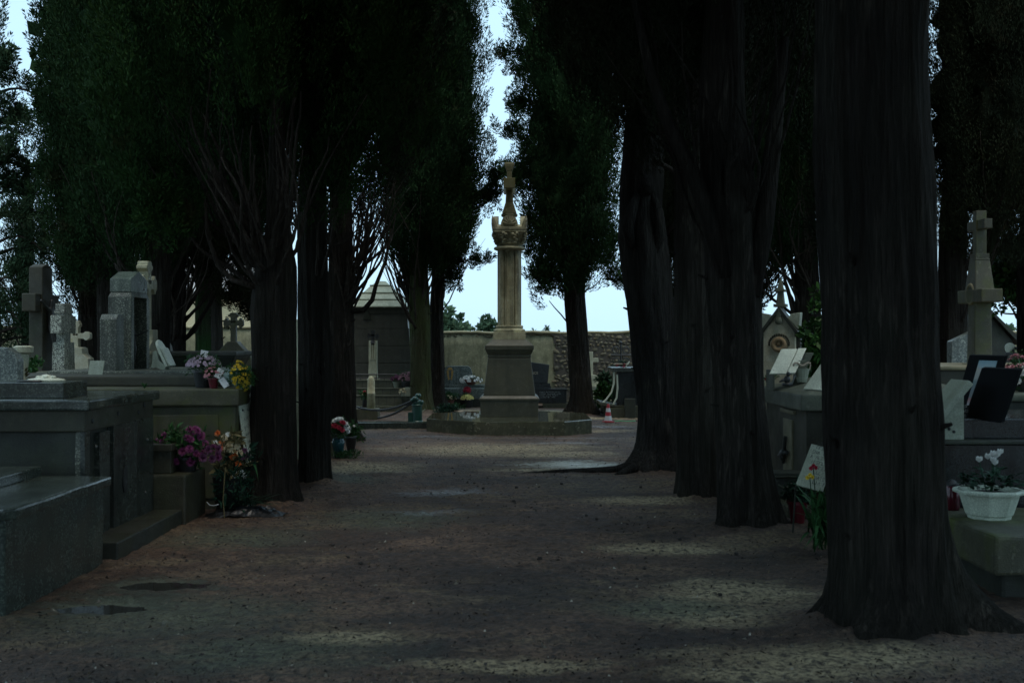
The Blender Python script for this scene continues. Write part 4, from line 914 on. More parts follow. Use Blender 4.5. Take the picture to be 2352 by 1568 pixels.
# clustered shaft: four round shafts and four flat fillets between narrow grooves
b = MB(); sec = []
for q in range(4):
    for a in np.linspace(-41, 41, 13):
        t = R(45+90*q); c = Vector((math.cos(t), math.sin(t)))*.118; e = R(45+90*q+a*2.2); sec.append((c.x+.117*math.cos(e), c.y+.117*math.sin(e)))
    t = R(90+90*q); d = Vector((math.cos(t), math.sin(t))); s = Vector((-d.y, d.x))
    for k, r_ in ((-.078,.15),(-.07,.205),(-.062,.222),(.062,.222),(.07,.205),(.078,.15)):
        p = d*r_+s*k; sec.append((p.x, p.y))
sec.sort(key=lambda p: math.atan2(p[1], p[0]))
for z0, z1 in ((1.9, 2.56), (2.563, 3.32)): b.prism(sec, z0, z1, 'xy')
obj('shaft', b, M['stone_column'], C)
b = MB(); b.lathe([(.25,3.3),(.285,3.315),(.295,3.335),(.28,3.36),(.235,3.375),(.245,3.4),(.262,3.42),(.235,3.43),(.25,3.5),(.3,3.58),(.33,3.63)], 32)
rnd = random.Random(4)
for i in range(8):   # carved leaves under the abacus
    a = 2*PI*i/8+PI/8; d = Vector((math.cos(a), math.sin(a), 0)); s = Vector((-d.y, d.x, 0))
    for k in range(5):
        b.ball(tuple(d*(.25+.018*k)+s*(.02*math.sin(k*2.1))+Vector((0,0,3.44+.04*k))), (.05-.004*k,.05-.004*k,.032), 8, 6)
    for k in (-1, 1): b.ball(tuple(d*.3+s*.055*k+Vector((0,0,3.58))), (.035,.035,.035), 8, 6)
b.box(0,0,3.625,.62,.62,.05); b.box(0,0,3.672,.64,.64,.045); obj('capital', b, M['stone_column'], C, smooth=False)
cr = MB(); cr.box(0,0,3.715,.6,.6,.05,(.8,.8))
for sx in (-1, 1):
    for sy in (-1, 1):
        p = [Vector((.27*sx,.27*sy,3.7)),Vector((.285*sx,.285*sy,3.78)),Vector((.3*sx,.3*sy,3.86)),Vector((.31*sx,.31*sy,3.92))]; cr.tube(p, [.055,.048,.03,.006], 8)
for q in range(4):
    t = PI/2*q; Mz = Matrix.Rotation(t, 4, 'Z'); st = len(cr.v)
    arc = [(.16*math.cos(a)*1.0, 3.74+.2*math.sin(a)) for a in np.linspace(0, PI, 14)]
    cr.prism(arc, -.29, -.2, 'xz')
    for a in np.linspace(.25, PI-.25, 7): cr.tube([(0,-.295,3.76),(.06*math.cos(a),-.305,3.76+.08*math.sin(a)),(.12*math.cos(a),-.3,3.76+.155*math.sin(a))], [.008,.018,.012], 6)
    cr.xf(Mz, st)
obj('crown_ornament', cr, M['stone_column'], C)
b = MB(); b.box(0,0,3.75,.28,.28,.2,(.8,.8)); b.lathe([(.15,3.93),(.165,3.945),(.165,3.975),(.13,3.99)], 8, flat=.5)
b.box(0,0,3.985,.27,.27,.2,(.55,.75)); b.box(0,0,4.183,.147,.2,.22,(.82,.95))
def arm(b, M0, w0, L_):   # flared arm end
    st = len(b.v); b.box(0,0,0,w0,.17,L_*.55); b.box(0,0,L_*.55-.002,w0,.17,L_*.25,(1.55,1.1)); b.box(0,0,L_*.8-.004,w0*1.55,.187,L_*.2,(1.35,1)); b.xf(M0, st)
arm(b, Matrix.Translation((0,.08,4.5)) @ Matrix.Rotation(-PI/2, 4, 'X'), .105, .4)
arm(b, Matrix.Translation((0,-.08,4.5)) @ Matrix.Rotation(PI/2, 4, 'X'), .105, .4)
b.box(0,0,4.4,.14,.18,.2); arm(b, Matrix.Translation((0,0,4.595)), .095, .32)
b.box(0,0,4.912,.18,.17,.03,(.85,.85)); obj('cross', b, M['stone_moss_cap'], C, .012)

# ================================================================== tombs beside the path, open side
def tomb_lid(b, x0, x1, y0, y1, z, t): b.ext(x0, x1, y0, y1, z, z+t)
T = thing('tomb', 'low dark green granite tomb with a thick wet lid at the path edge', 'tomb', (-3.7, 7.4, 0))
b = MB(); b.ext(-.9,.74,-.76,.84,-.1,.556); obj('chest', b, M['granite_green'], T, .012, rough=.007, sub=4)
b = MB(); pts = [(-.95,-.82),(.66,-.82),(.74,-.79),(.79,-.72),(.79,.88),(-.95,.88)]; b.prism(pts, .554, .622, 'xy'); obj('lid', b, M['granite_green'], T, .016, rough=.006, sub=4)
b = MB(); b.ext(-.9,.28,-.75,.87,.62,.695); obj('headblock', b, M['granite_green'], T, .01)
T = thing('tomb', 'tall dark granite tomb with a worn cornice, sunken door panel and plinth', 'tomb', (-4.2, 9.25, 0))
b = MB(); b.ext(-1.2,1.29,-.86,.82,-.1,.12); obj('plinth', b, M['stone_dark'], T, .012)
b = MB(); b.ext(-1.1,.985,-.74,.72,.118,.93); obj('chest', b, M['stone_dark'], T, .01)
b = MB(); b.ext(.984,1.02,-.78,-.68,.118,.93); b.ext(.984,1.03,-.5,-.28,.118,.9); b.ext(.984,1.04,-.22,.76,.118,.93); b.ext(.984,1.045,.3,.76,.118,.94)
for (y, z) in ((-.62,.8),(.05,.45),(.55,.3),(.6,.75)): b.ball((1.045,y,z), (.012,.02,.02), 8, 6)
obj('door_panel', b, M['granite_dark'], T, .006)
b = MB(); b.lathe([(.05,0),(.052,.012)], 16); b.xf(Matrix.Translation((1.04,.02,.48)) @ Matrix.Scale(2.2, 4, (0,0,1)) @ Matrix.Rotation(PI/2, 4, 'Y')); obj('keyhole_plate', b, M['iron'], T)
b = MB(); b.ext(.94,1.0,-.76,-.66,.118,.94); obj('quoin', b, M['granite_speckled'], T, .004, rough=.008, sub=2)
b = MB(); b.ext(-1.2,1.03,-.8,.8,.928,1.09); obj('frieze', b, M['stone_brown'], T, .01)
b = MB(); b.ext(-1.25,1.075,-.85,.84,1.088,1.166); obj('cornice', b, M['granite_green'], T, .014, rough=.006, sub=4)
for (y, z) in ((-.66,1.0),(-.1,1.02),(.4,1.0),(.55,1.05)): b = MB(); b.ball((1.034,y,z), (.008,.018,.02), 8, 6); obj('stud', b, M['iron'], T)
b = MB(); b.ext(-.9,.77,-.55,-.06,1.164,1.285); obj('headblock', b, M['granite_green'], T, .008)
# things on the tall granite tomb
T = thing('relief_plaque', 'small white carved relief lying flat on the granite headblock', 'grave ornament', (gx(112, 9.0), 8.95, 1.285))
b = MB(); b.lathe([(.15,0),(.155,.012),(.14,.02),(.07,.03),(.03,.052),(.001,.058)], 18, sy=.5)
for i in range(9): b.ball((.05*math.cos(i*2.3)+.02*math.sin(i), .03*math.sin(i*2.3), .034), (.022,.016,.014), 7, 5)
obj('relief', b, M['marble'], T, smooth=True)
b = MB(); b.lathe([(.09,0),(.1,.008),(.09,.016),(.001,.016)], 16, sy=.5); tag(obj('dark_dish', b, M['iron'], loc=(gx(80,8.95), 8.85, 1.284)), 'flat dark dish beside the white carved relief', 'dish')
T = thing('headstone', 'blue green granite headstone with clipped corners behind the white carved relief', 'headstone', (gx(6, 9.9), 9.9, 0))
b = MB(); b.prism([(-.25,0),(.16,0),(.16,1.44),(.13,1.5),(.07,1.545),(-.25,1.56)], -.06, .06); obj('slab', b, M['granite_blue'], T, .01)
T = thing('vase', 'pale flared stone vase beside the blue green headstone', 'vase', (gx(54, 10.6), 10.6, 1.24))
b = MB(); b.lathe([(.035,0),(.03,.04),(.045,.15),(.05,.24),(.085,.26),(.09,.31),(.06,.32),(.001,.3)], 14); obj('bowl', b, M['stone_pale'], T, smooth=False)
leaves(T, [((0,0,.0),(.06+.03*i,-.04,.12-.03*i),.03,.03) for i in range(3)], M['straw'])
T = thing('tomb', 'grey stone tomb carrying the pale flared vase and big cross', 'tomb', (-6.0, 13.0, 0)); b = MB(); b.ext(-1.2,1.05,-2.2,2.4,-.1,1.16); obj('chest', b, M['stone_dark'], T, .02); b = MB(); b.ext(-1.25,1.1,-2.25,2.45,1.158,1.215); obj('lid', b, M['stone_grey'], T, .015)
shrub('small clump of yellow green weeds at the big cross foot', 72, 13.4, 1.21, .12, .06, 24, M['leaf'], .04, 44, 22, False, 'weeds', 'plant')
for (x, Y, hh, lab) in ((88, 16.2, .34, 'dark grave lantern behind the big stone cross'), (62, 16.6, .2, 'small pale urn behind the flared vase')):
    T = thing('grave_lantern' if hh > .3 else 'urn', lab, 'lantern' if hh > .3 else 'urn', (gx(x, Y), Y, 1.1)); b = MB(); b.lathe([(.08,0),(.09,.05),(.05,.09),(.07,hh*.6),(.1,hh*.75),(.03,hh),(.001,hh+.02)], 12); obj('lamp_body' if hh > .3 else 'bowl', b, M['marble_grey'], T, smooth=False)
    b = MB(); b.ext(-.2,.2,-.2,.2,-1.15,.001); obj('stone_base', b, M['stone_dark'], T, .015)

# box tomb with planter
T = thing('tomb', 'plain low brown stone box tomb in deep shade under the magenta bouquet', 'tomb', (-3.5, 10.36, 0))
b = MB(); b.ext(-.7,.62,-.33,.33,-.1,.42); obj('chest', b, M['stone_brown'], T, .016, rough=.006, sub=3)
T = thing('stone_planter', 'square stone planter trough on the low box tomb', 'planter', (-3.25, 10.33, .42))
b = MB(); b.ext(-.25,.2,-.16,.22,0,.22); b.ext(-.27,.22,-.19,-.12,.2,.262); b.ext(-.27,.22,.18,.25,.2,.262); b.ext(.16,.22,-.122,.182,.2,.262); obj('trough', b, M['stone_brown'], T, .008)
b = MB(); b.ext(-.26,.161,-.121,.181,.2,.24); obj('soil', b, M['soil'], T)
# mossy tomb
T = thing('tomb', 'big moss stained tomb with a leaning list of white plaques on its end', 'tomb', (-4.3, 11.6, 0))
b = MB(); b.ext(-1.6,1.66,-.74,1.0,-.1,.985); b.ext(-1.62,1.5,-.752,-.7,.1,.9); obj('chest', b, M['stone_moss'], T, .01)
b = MB(); b.ext(-1.65,1.7,-.79,1.05,.983,1.148); obj('lid', b, M['stone_moss'], T, .018, rough=.007, sub=4)
b = MB(); b.ext(-1.2,1.45,-.2,.98,1.147,1.255); obj('top_slab', b, M['stone_brown'], T, .02)
for (y, z) in ((-.55,.78),(-.37,.77),(.1,.6),(.16,.62)): b = MB(); b.tube([(1.66,y,z),(1.7,y,z-.01),(1.71,y,z-.05)], [.014,.012,.006], 6); obj('bracket', b, M['iron'], T)
def plaque(label, o, u, v, n, w_, h_, t, lines, lh, gap, ink='ink', mat='marble', seed=1, name='plaque', cat='plaque', bolts=(), loc_ref=None):
    """a flat slab with writing; o = top corner where u (along) and v (down) start, n = outwards"""
    o, u, v, n = Vector(o), Vector(u).normalized(), Vector(v).normalized(), Vector(n).normalized()
    c = o+u*w_/2+v*h_
    P = thing(name, label, cat, c); b = MB(); q = [o-c, o+u*w_-c, o+u*w_+v*h_-c, o+v*h_-c]
    b.add([p for p in q]+[p-n*t for p in q], [(0,1,2,3),(7,6,5,4),(0,4,5,1),(1,5,6,2),(2,6,7,3),(3,7,4,0)]); obj('slab', b, M[mat], P, .004)
    if lines: letters(P, o-c, u, v, n, lines, lh, gap, M[ink], seed)
    if bolts:
        for (a, d) in bolts: b = MB(); p = o-c+u*a+v*d; b.ball(tuple(p+n*.004), (.012,.012,.012), 8, 6); obj('bolt', b, M['iron'], P, smooth=True)
    return P
dv = Vector((.075, .0, -.56))
plaque('tall narrow white plaque with seven worn lines leaning on the mossy tomb', (-2.63, 10.98, 1.0), (.045, .46, .04), dv, Vector((1, -.1, .13)), .44, .58, .02, [(.06, .1)]+[(.07,.3),(.07,.26),(.05,.3),(.06,.28),(.06,.3),(.08,.22),(.12,.14)], .026, .075, seed=3, bolts=((.05,.07),(.38,.07)))
plaque('small white plaque jutting out at the mossy tomb corner', (-2.62, 11.2, 1.155), (.02, .55, .03), (.03, .08, -.13), Vector((1, -.2, .2)), .5, .14, .02, [(.2,.1),(.2,.1),(.12,.26)], .028, .042, seed=5, bolts=((.06,.05),))
plaque('grey slate plaque behind the white list on the mossy tomb', (-2.63, 11.5, .97), (0, .3, 0), (.012, 0, -.3), (1, 0, .03), .3, .3, .015, None, .02, .05, mat='marble_grey')
# flowers on the mossy tomb
potplant('dome of pale pink chrysanthemums in a black pot with a paper card', (gx(480, 11.35), 11.15, 1.15), .075, .1, .17, 'black_plastic', 'pinkpale', .165, .11, 150, .02, 2, cz=.2, petals=9, greenn=70, lo=.1)
b = MB(); b.prism([(-.035,-.03),(.035,-.03),(.035,.035),(-.035,.035)], -.001, .001); cd = obj('gift_card', b, M['paper'], loc=(gx(475, 11.2), 11.1, 1.478)); cd.rotation_euler = (-.3, .2, .2); tag(cd, 'white paper card stuck in the pale pink chrysanthemums', 'card')
T = potplant('small pink flowers in red wrapping in front of the pink dome', (gx(492, 11.0), 10.98, 1.15), .035, .055, .1, 'red_plastic', 'pink', .09, .07, 60, .016, 3, cz=.13, petals=9, greenn=24, lo=-.3)
T = potplant('toppled pale teal pot of yellow chrysanthemums lying on its side', (gx(519, 11.2), 11.1, 1.225), .055, .08, .11, 'teal_pot', 'yellow', .15, .1, 120, .018, 4, cz=.17, petals=9, greenn=80, lo=.05, tilt=(0, R(78), -.25))
for i, (x, z, r_) in enumerate(((505, 1.29, .5), (516, 1.2, -.6))):
    b = MB(); b.prism([(-.03,-.05),(.03,-.05),(.03,.05),(-.03,.05)], -.001, .001); cd = obj('gift_card', b, M['paper'], loc=(gx(x, 10.95), 10.92, z+.005)); cd.rotation_euler = (-.3, r_, .3); tag(cd, ('white card propped between the pink flowers and the teal pot', 'silvery wrapping flap lying under the toppled teal pot')[i], 'card')
T = thing('sprig', 'single green sprig growing on the mossy tomb top edge', 'plant', (gx(332, 10.9), 10.9, 1.15)); leaves(T, [((0,0,0),(.05*math.cos(i*1.1),.03*math.sin(i*1.1),.035+.01*(i%3)),.022,.012) for i in range(9)], M['leaf'])
# magenta bouquet, orange bouquet, fallen spray
T = thing('bouquet', 'full magenta chrysanthemum bouquet resting on the low box tomb', 'bouquet', (gx(430, 10.4), 10.38, .42)); rnd = random.Random(7)
obj('pot', pot_mesh(.08, .11, .13), M['black_plastic'], T)
green(T, M['leaf'], (0,0,.22), .26, .17, 60, .05, 7, ry=.16)
b = MB(); pp = [((x,y,z),(x*1.2,y-.12,z-.1)) for x,y,z in ((-.2,-.08,.2),(-.17,-.06,.3),(-.24,-.02,.25),(-.12,-.1,.2),(.0,-.12,.17),(.04,-.1,.3),(.1,-.08,.36),(.16,-.06,.3),(.2,-.06,.23),(.24,0,.19),(.08,-.12,.22),(.14,-.12,.15),(-.06,-.1,.12),(-.13,-.08,.12),(.05,-.04,.36),(.12,0,.36),(.27,-.03,.14),(.06,-.13,.09),(-.04,-.08,.24))]
pp = [((p[0]+rnd.uniform(-.03,.03), p[1]+rnd.uniform(-.02,.03), p[2]+rnd.uniform(-.03,.03)), (d[0]+rnd.uniform(-.1,.1), d[1], d[2]+rnd.uniform(-.1,.1))) for p, d in pp for _ in range(2)]
heads(b, pp, .043, rnd, 26); obj('blossoms', b, M['magenta'], T)
b = MB(); heads(b, [((x,y,z),(x,y-.12,z-.15)) for x,y,z in ((.22,-.09,.2),(.25,-.07,.12),(.18,-.12,.13),(.29,-.02,.2))], .05, rnd, 20); obj('dark_blossoms', b, M['purple'], T)
leaves(T, [((-.12,0,.2),(-.16,-.02,.5),.016,.02),((-.1,0,.2),(-.14,.02,.47),.012,.02),((-.05,-.1,.2),(-.02,-.15,.33),.04,.02),((.02,-.1,.22),(.03,-.16,.32),.045,.02),((-.1,-.1,.22),(-.13,-.15,.3),.04,.02),((.1,-.1,.1),(.1,-.17,.14),.05,.02)], M['leaf'])
T = thing('bouquet', 'drooping bouquet of orange, cream and white flowers in a black pot', 'bouquet', (gx(528, 10.72), 10.72, 0)); rnd = random.Random(9)
obj('pot', MB().lathe([(.12,-.02),(.16,.32),(.165,.33),(.15,.33),(.001,.3)], 18), M['black_plastic'], T)
green(T, M['straw'], (.02,-.03,.48), .16, .26, 30, .07, 9); green(T, M['leaf_dark'], (.08,-.04,.34), .2, .3, 50, .06, 10)
for m_, ps, r_ in (('orange', ((-.1,-.05,.74),(-.05,-.08,.66),(-.06,-.1,.6),(.08,-.1,.55),(.1,-.1,.46),(.05,-.1,.52)), .035), ('cream', ((-.03,-.08,.7),(.02,-.08,.63),(-.09,-.09,.62),(.0,-.1,.6),(.09,-.08,.62),(.12,-.1,.56),(.05,-.1,.58)), .04), ('white', ((.1,-.1,.36),(.13,-.1,.38),(.07,-.12,.34),(.15,-.08,.35),(.0,-.07,.73),(-.12,-.06,.65)), .03), ('purple', ((.16,-.08,.58),(.18,-.05,.53),(.14,-.08,.52)), .035)):
    b = MB(); heads(b, [(p,(p[0],p[1]-.2,.1)) for p in ps], r_, rnd, 12); obj(m_+'_blossoms', b, M[m_], T)
leaves(T, [((0,0,.4),(.02,-.06,.86),.01,.0),((.0,0,.4),(.0,-.04,.82),.008,.0),((.03,0,.5),(.06,-.05,.78),.03,.02),((.05,-.05,.5),(.1,-.08,.74),.03,.02),((.12,-.1,.32),(.17,-.14,.04),.01,.03),((.2,0,.45),(.28,-.05,.3),.03,.06)], M['leaf'])
T = thing('flower_spray', 'withered green funeral spray on black wrapping at the trunk foot', 'flower spray', (gx(565, 10.55), 10.55, 0)); rnd = random.Random(10)
b = MB(); vs = []; nx_, ny_ = 26, 14
for j in range(ny_+1):
    for i in range(nx_+1):
        x = -.36+.72*i/nx_; y = -.17+.34*j/ny_; e = max(0, 1-(x/.4)**2-(y/.2)**2); vs.append((x+.02*noise.noise(Vector((x*9,y*9,1))), y+.03*noise.noise(Vector((x*7,y*7,4))), -.01+e*(.07+.07*abs(noise.noise(Vector((x*8,y*8,2))))+.04*noise.noise(Vector((x*22,y*22,3))))))
b.add(vs, [(j*(nx_+1)+i, j*(nx_+1)+i+1, (j+1)*(nx_+1)+i+1, (j+1)*(nx_+1)+i) for j in range(ny_) for i in range(nx_)]); obj('wrapping', b, M['black_plastic'], T)
leaves(T, [((rnd.uniform(-.25,.1), rnd.uniform(-.1,.05), .06),(rnd.uniform(-.25,.42), rnd.uniform(-.16,.0), rnd.uniform(.03,.2)), rnd.uniform(.02,.04), rnd.uniform(.02,.07)) for _ in range(30)]+[((-.02,-.1,.1),(.12,-.12,.32),.03,.0),((.02,-.1,.1),(.0,-.14,.22),.03,0)], M['leaf_dark'])
b = MB(); b.tube([(-.16,-.12,.45),(-.165,-.15,.3),(-.17,-.17,.15),(-.15,-.2,.02),(-.14,-.24,.0)], [.005,.005,.004,.004,.003], 6); obj('stalk', b, M['straw'], T)
b = MB(); b.tube([(-.33,-.12,.13),(-.3,-.14,.105),(-.26,-.14,.1),(-.22,-.13,.11)], [.004]*4, 6); obj('ribbon_edge', b, M['paper'], T)

# pale leaning plate, stele etc. behind the mossy tomb
plaque('bare whitish metal plate leaning beside the niche stele', (gx(207, 11.9), 11.9, gz(828, 11.9)), (1, -.1, 0), (-.12, -.12, -1), (-.05, -1, .1), .16, .165, .015, None, .02, .05, mat='marble_grey', name='blank_plate')
T = thing('niche_stele', 'speckled granite stele with gabled top and a dark niche holding a bronze figure', 'grave monument', (-4.37, 13.0, 1.2))
b = MB(); b.ext(-.14,.12,-.3,-.2,0,.9); b.ext(-.14,.12,.24,.34,0,.9); b.ext(-.14,-.03,-.202,.242,0,.9); b.ext(-.139,.119,-.201,.241,-.005,.03)
st = len(b.v); b.box(-.01,.02,.898,.26,.64,.06,(.85,.87)); b.xf(Matrix.Identity(4), st); obj('body', b, M['granite_speckled'], T, .006)
b = MB(); b.prism([(-.27,.955),(.31,.955),(.31,1.1),(.02,1.2),(-.27,1.1)], -.13, .105, 'yz'); obj('gable', b, M['granite_skylit'], T, .006)
letters(T, (.107,-.13,1.1), (0,1,0), (0,0,-1), (1,0,0), [(.08,.14),(.0,.3)], .045, .075, M['granite_white'], 8)
body(T, CORPUS, CORPUS_B, M['bronze'], .33).location = (.04, .02, .35); T.children[-1].rotation_euler = (0, 0, PI/2)
b = MB(); b.ext(-.025,-.02,-.06,.1,.0,.7); obj('niche_lining', b, M['iron'], T)
T = thing('granite_pier', 'short speckled granite pier with a sloped cap against the niche stele', 'grave monument', (-4.36, 12.38, 1.2))
b = MB(); b.ext(-.09,.09,-.1,.14,0,.68); b.prism([(-.1,.678),(.14,.678),(.02+.06,.735),(-.04,.735)], -.09, .09, 'yz'); obj('body', b, M['granite_speckled'], T, .006)
T = thing('tomb', 'moss edged flat tomb under the niche stele and marble stand', 'tomb', (-4.5, 13.2, 0)); b = MB(); b.ext(-.9,1.25,-.95,.75,-.1,1.21); obj('chest', b, M['stone_moss'], T, .02); b = MB(); b.ext(-.5,1.3,-.98,.8,1.208,1.285); obj('lid', b, M['granite_speckled'], T, .015)
for o in bpy.data.objects:
    if o.name.startswith('niche_stele') or o.name.startswith('granite_pier'): o.location.z = 1.2 if o.name.startswith('niche') else 1.16
# ornate cross behind the stele and its scrolled pedestal
def clover_cross(b, w_, L_, Lv, t, base, lobe=1.0, plane='yz'):
    """cross with notched, lobed arm ends; centre at 0, arms in the chosen plane"""
    st = len(b.v)
    def A(q, ln): 
        h = w_/2; pr = [(-h,0),(h,0),(h,ln*.55),(h*2.0*lobe,ln*.68),(h*1.9*lobe,ln*.8),(h*1.25,ln*.84),(h*1.25,ln*.92),(h*.8,ln),(-h*.8,ln),(-h*1.25,ln*.92),(-h*1.25,ln*.84),(-h*1.9*lobe,ln*.8),(-h*2.0*lobe,ln*.68),(-h,ln*.55)]
        s0 = len(b.v); b.prism(pr, -t/2, t/2, 'xz'); b.xf(Matrix.Rotation(q, 4, 'Y'), s0)
    A(0, Lv); A(PI/2, L_); A(-PI/2, L_); b.ext(-w_/2*1.001, w_/2*1.001, -t/2*1.02, t/2*1.02, -base, .001)
    if plane == 'yz': b.xf(Matrix.Rotation(PI/2, 4, 'Z'), st)
T = thing('stone_cross', 'yellowish lobed stone cross on a scrolled pedestal behind the niche stele', 'grave cross', (gx(332, 14.6), 14.6, 1.2))
b = MB(); st = len(b.v); clover_cross(b, .12, .3, .3, .14, .85); b.xf(Matrix.Translation((0,0,1.13)), st); obj('cross', b, M['stone_column'], T, .008)
b = MB(); b.prism([(-.3,-1.3),(.3,-1.3),(.3,.2),(.26,.22),(.24,.3),(.2,.36),(.12,.4),(.1,.48),(.1,.55),(-.1,.55),(-.1,.48),(-.12,.4),(-.2,.36),(-.24,.3),(-.26,.22),(-.3,.2)], -.12, .14, 'yz'); b.ext(-.14,.16,-.33,.33,.13,.17); b.ext(-.15,.18,-.29,.29,.235,.275); obj('pedestal', b, M['stone_beige'], T, .008)
# marble stand
T = thing('marble_stand', 'white marble plaque leaning on a scalloped easel foot', 'plaque', (gx(366, 12.75), 12.75, 1.285), 0)
b = MB(); pr = [(-.07,0),(-.06,.02),(-.04,.025),(0,.025),(.03,.01),(.05,0),(.085,0),(.095,.03),(.085,.06),(.02,.1),(.0,.2),(-.02,.215),(-.045,.2),(-.05,.1),(-.06,.05)]
b.prism(pr, -.09, -.05, 'xz'); b.prism(pr, .05, .09, 'xz'); b.ext(-.03,.0,-.051,.051,.03,.17); obj('easel_foot', b, M['marble_grey'], T, .005)
b = MB(); st = len(b.v); b.prism([(-.12,0),(.12,0),(.12,.25),(.08,.3),(0,.325),(-.08,.3),(-.12,.25)], 0, .03, 'yz'); b.xf(Matrix.Translation((.1,0,.03)) @ Matrix.Rotation(-.42, 4, 'Y'), st); st = len(b.v); b.prism([(-.11,.01),(.11,.01),(.11,.22),(0,.24),(-.11,.22)], 0, .02, 'yz'); b.xf(Matrix.Translation((.14,0,.03)) @ Matrix.Rotation(-.42, 4, 'Y'), st); obj('slab', b, M['marble'], T, .006)
# big cross with corpus
T = thing('stone_cross', 'big blunt dark stone cross with a thin figure on its path side', 'grave cross', (gx(96, 15.0), 15.0, 1.2))
b = MB(); b.ext(-.1,.08,-.17,.15,-.02,1.37); b.prism([(-.17,1.37),(.15,1.37),(-.01,1.42)], -.1, .08, 'yz'); b.ext(-.12,.06,-.34,.42,.79,1.02); obj('cross', b, M['stone_brown'], T, .012)
body(T, CORPUS, CORPUS_B, M['bronze'], .62).location = (.12, 0, .6); T.children[-1].rotation_euler = (0, 0, PI/2)
# granite cross
T = thing('stone_cross', 'stepped speckled granite cross with salt and pepper side faces', 'grave cross', (gx(146, 14.2), 14.2, 1.2))
b = MB(); b.box(0,0,-.02,.16,.34,.41,(.93,.93)); b.ext(-.05,.05,-.1,.1,.38,.53); b.ext(-.065,.07,-.25,.22,.5,.72); b.ext(-.055,.06,-.12,.12,.715,.87); b.ext(-.06,.065,-.15,.15,.75,.79); obj('cross', b, M['granite_white'], T, .006)
T = thing('stone_cross', 'pinkish stone cross on a stepped scrolled pedestal behind the granite cross', 'grave cross', (gx(176, 16.5), 16.5, 0))
b = MB(); b.prism([(-.3,0),(.3,0),(.3,1.15),(.29,1.19),(.22,1.2),(.21,1.35),(.13,1.42),(.12,1.5),(.08,1.52),(-.08,1.52),(-.12,1.5),(-.13,1.42),(-.21,1.35),(-.22,1.2),(-.29,1.19),(-.3,1.15)], -.12, .12, 'xz'); b.ext(-.36,.36,-.16,.16,-.05,1.08); b.ext(-.33,.33,-.14,.14,1.08,1.12); obj('pedestal', b, M['stone_pink'], T, .01)
b = MB(); st = len(b.v); clover_cross(b, .08, .21, .22, .1, .25, .8, 'xz'); b.xf(Matrix.Translation((0,0,1.68)), st); obj('cross', b, M['stone_pink'], T, .006)
# sarcophagus
T = thing('sarcophagus', 'dark bathtub shaped stone sarcophagus with a wide flared rim', 'tomb', (gx(450, 15.6), 15.6, 0))
b = MB(); b.box(0,0,1.2,1.1,.8,.2,(1.18,1.18)); b.box(0,0,1.398,1.34,.98,.07,(1.0,1.0)); obj('coffin', b, M['stone_dark'], T, .02)
b = MB(); b.ext(-.78,.7,-.6,.6,-.1,1.14); b.ext(-.68,.64,-.5,.5,1.14,1.2); obj('base', b, M['stone_dark'], T, .02)
b = MB(); b.prism([(-.14,0),(.14,0),(.12,.028),(0,.012),(-.12,.028)], -.1, .1); o = obj('open_book', b, M['marble_grey'], loc=(gx(570, 14.9), 14.9, 1.215)); o.rotation_euler = (.1, .12, .2); tag(o, 'pale open stone book lying at the sarcophagus corner', 'grave ornament')
T = thing('tomb', 'plain low grey tomb carrying the pale stone book', 'tomb', (gx(590, 15), 15, 0)); b = MB(); b.ext(-.22,.4,-.5,.5,-.1,1.21); obj('chest', b, M['stone_grey'], T, .015)
T = thing('stone_cross', 'small dark budded stone cross outlined against the yellow house', 'grave cross', (gx(537, 18), 18.0, 0))
b = MB(); st = len(b.v); clover_cross(b, .085, .155, .165, .1, .34, 1.0, 'xz'); b.xf(Matrix.Translation((0,0,1.89)), st); obj('cross', b, M['stone_moss'], T, .008)
b = MB(); b.prism([(-.36,-.1),(.36,-.1),(.3,1.35),(.2,1.46),(.14,1.52),(.07,1.6),(-.07,1.6),(-.14,1.52),(-.2,1.46),(-.3,1.35)], -.14, .14); obj('pedestal', b, M['stone_moss'], T, .015)
T = thing('stele', 'narrow pale limestone stele glimpsed between two cypress trunks', 'grave monument', (gx(690, 15.6), 15.6, 0)); b = MB(); b.ext(-.09,.11,-.12,.12,-.05,1.9); obj('slab', b, M['stone_pale'], T, .015)
# vases
def vase(label, loc, prof, pm, cols, seed, rx, rz, cz):
    T = thing('flower_vase', label, 'flower vase', loc); obj('vase', MB().lathe(prof, 24), M[pm], T, smooth=True); green(T, M['leaf'], (0,0,cz-.02), rx*.9, rz*.8, 40, .05, seed)
    for k, (m_, ps, r_) in enumerate(cols):
        b = MB(); heads(b, [(p,(p[0]*1.5,p[1]-.12,p[2]-cz+.12)) for p in ps], r_, random.Random(seed+k), 18); obj(m_+'_blossoms', b, M[m_], T)
    return T
V = vase('teal glazed vase holding red and white chrysanthemums', (gx(777, 15.8), 15.8, 0), [(.05,-.01),(.06,.02),(.085,.15),(.092,.19),(.085,.225),(.07,.24),(.078,.255),(.066,.255),(.001,.23)], 'teal_glaze',
     [('white', ((-.04,-.02,.5),(.0,-.03,.52),(.04,.0,.52),(.1,-.02,.46),(.12,0,.42),(-.12,-.02,.46),(-.13,0,.41),(.11,-.03,.4),(.13,0,.36)), .05), ('red', ((-.05,-.08,.44),(-.02,-.1,.43),(.06,-.06,.48),(.03,-.1,.41),(.07,-.1,.38),(-.09,-.07,.42),(.08,-.05,.47)), .045), ('yellow', ((-.13,-.05,.34),(-.11,-.06,.32)), .02)], 31, .13, .16, .38)
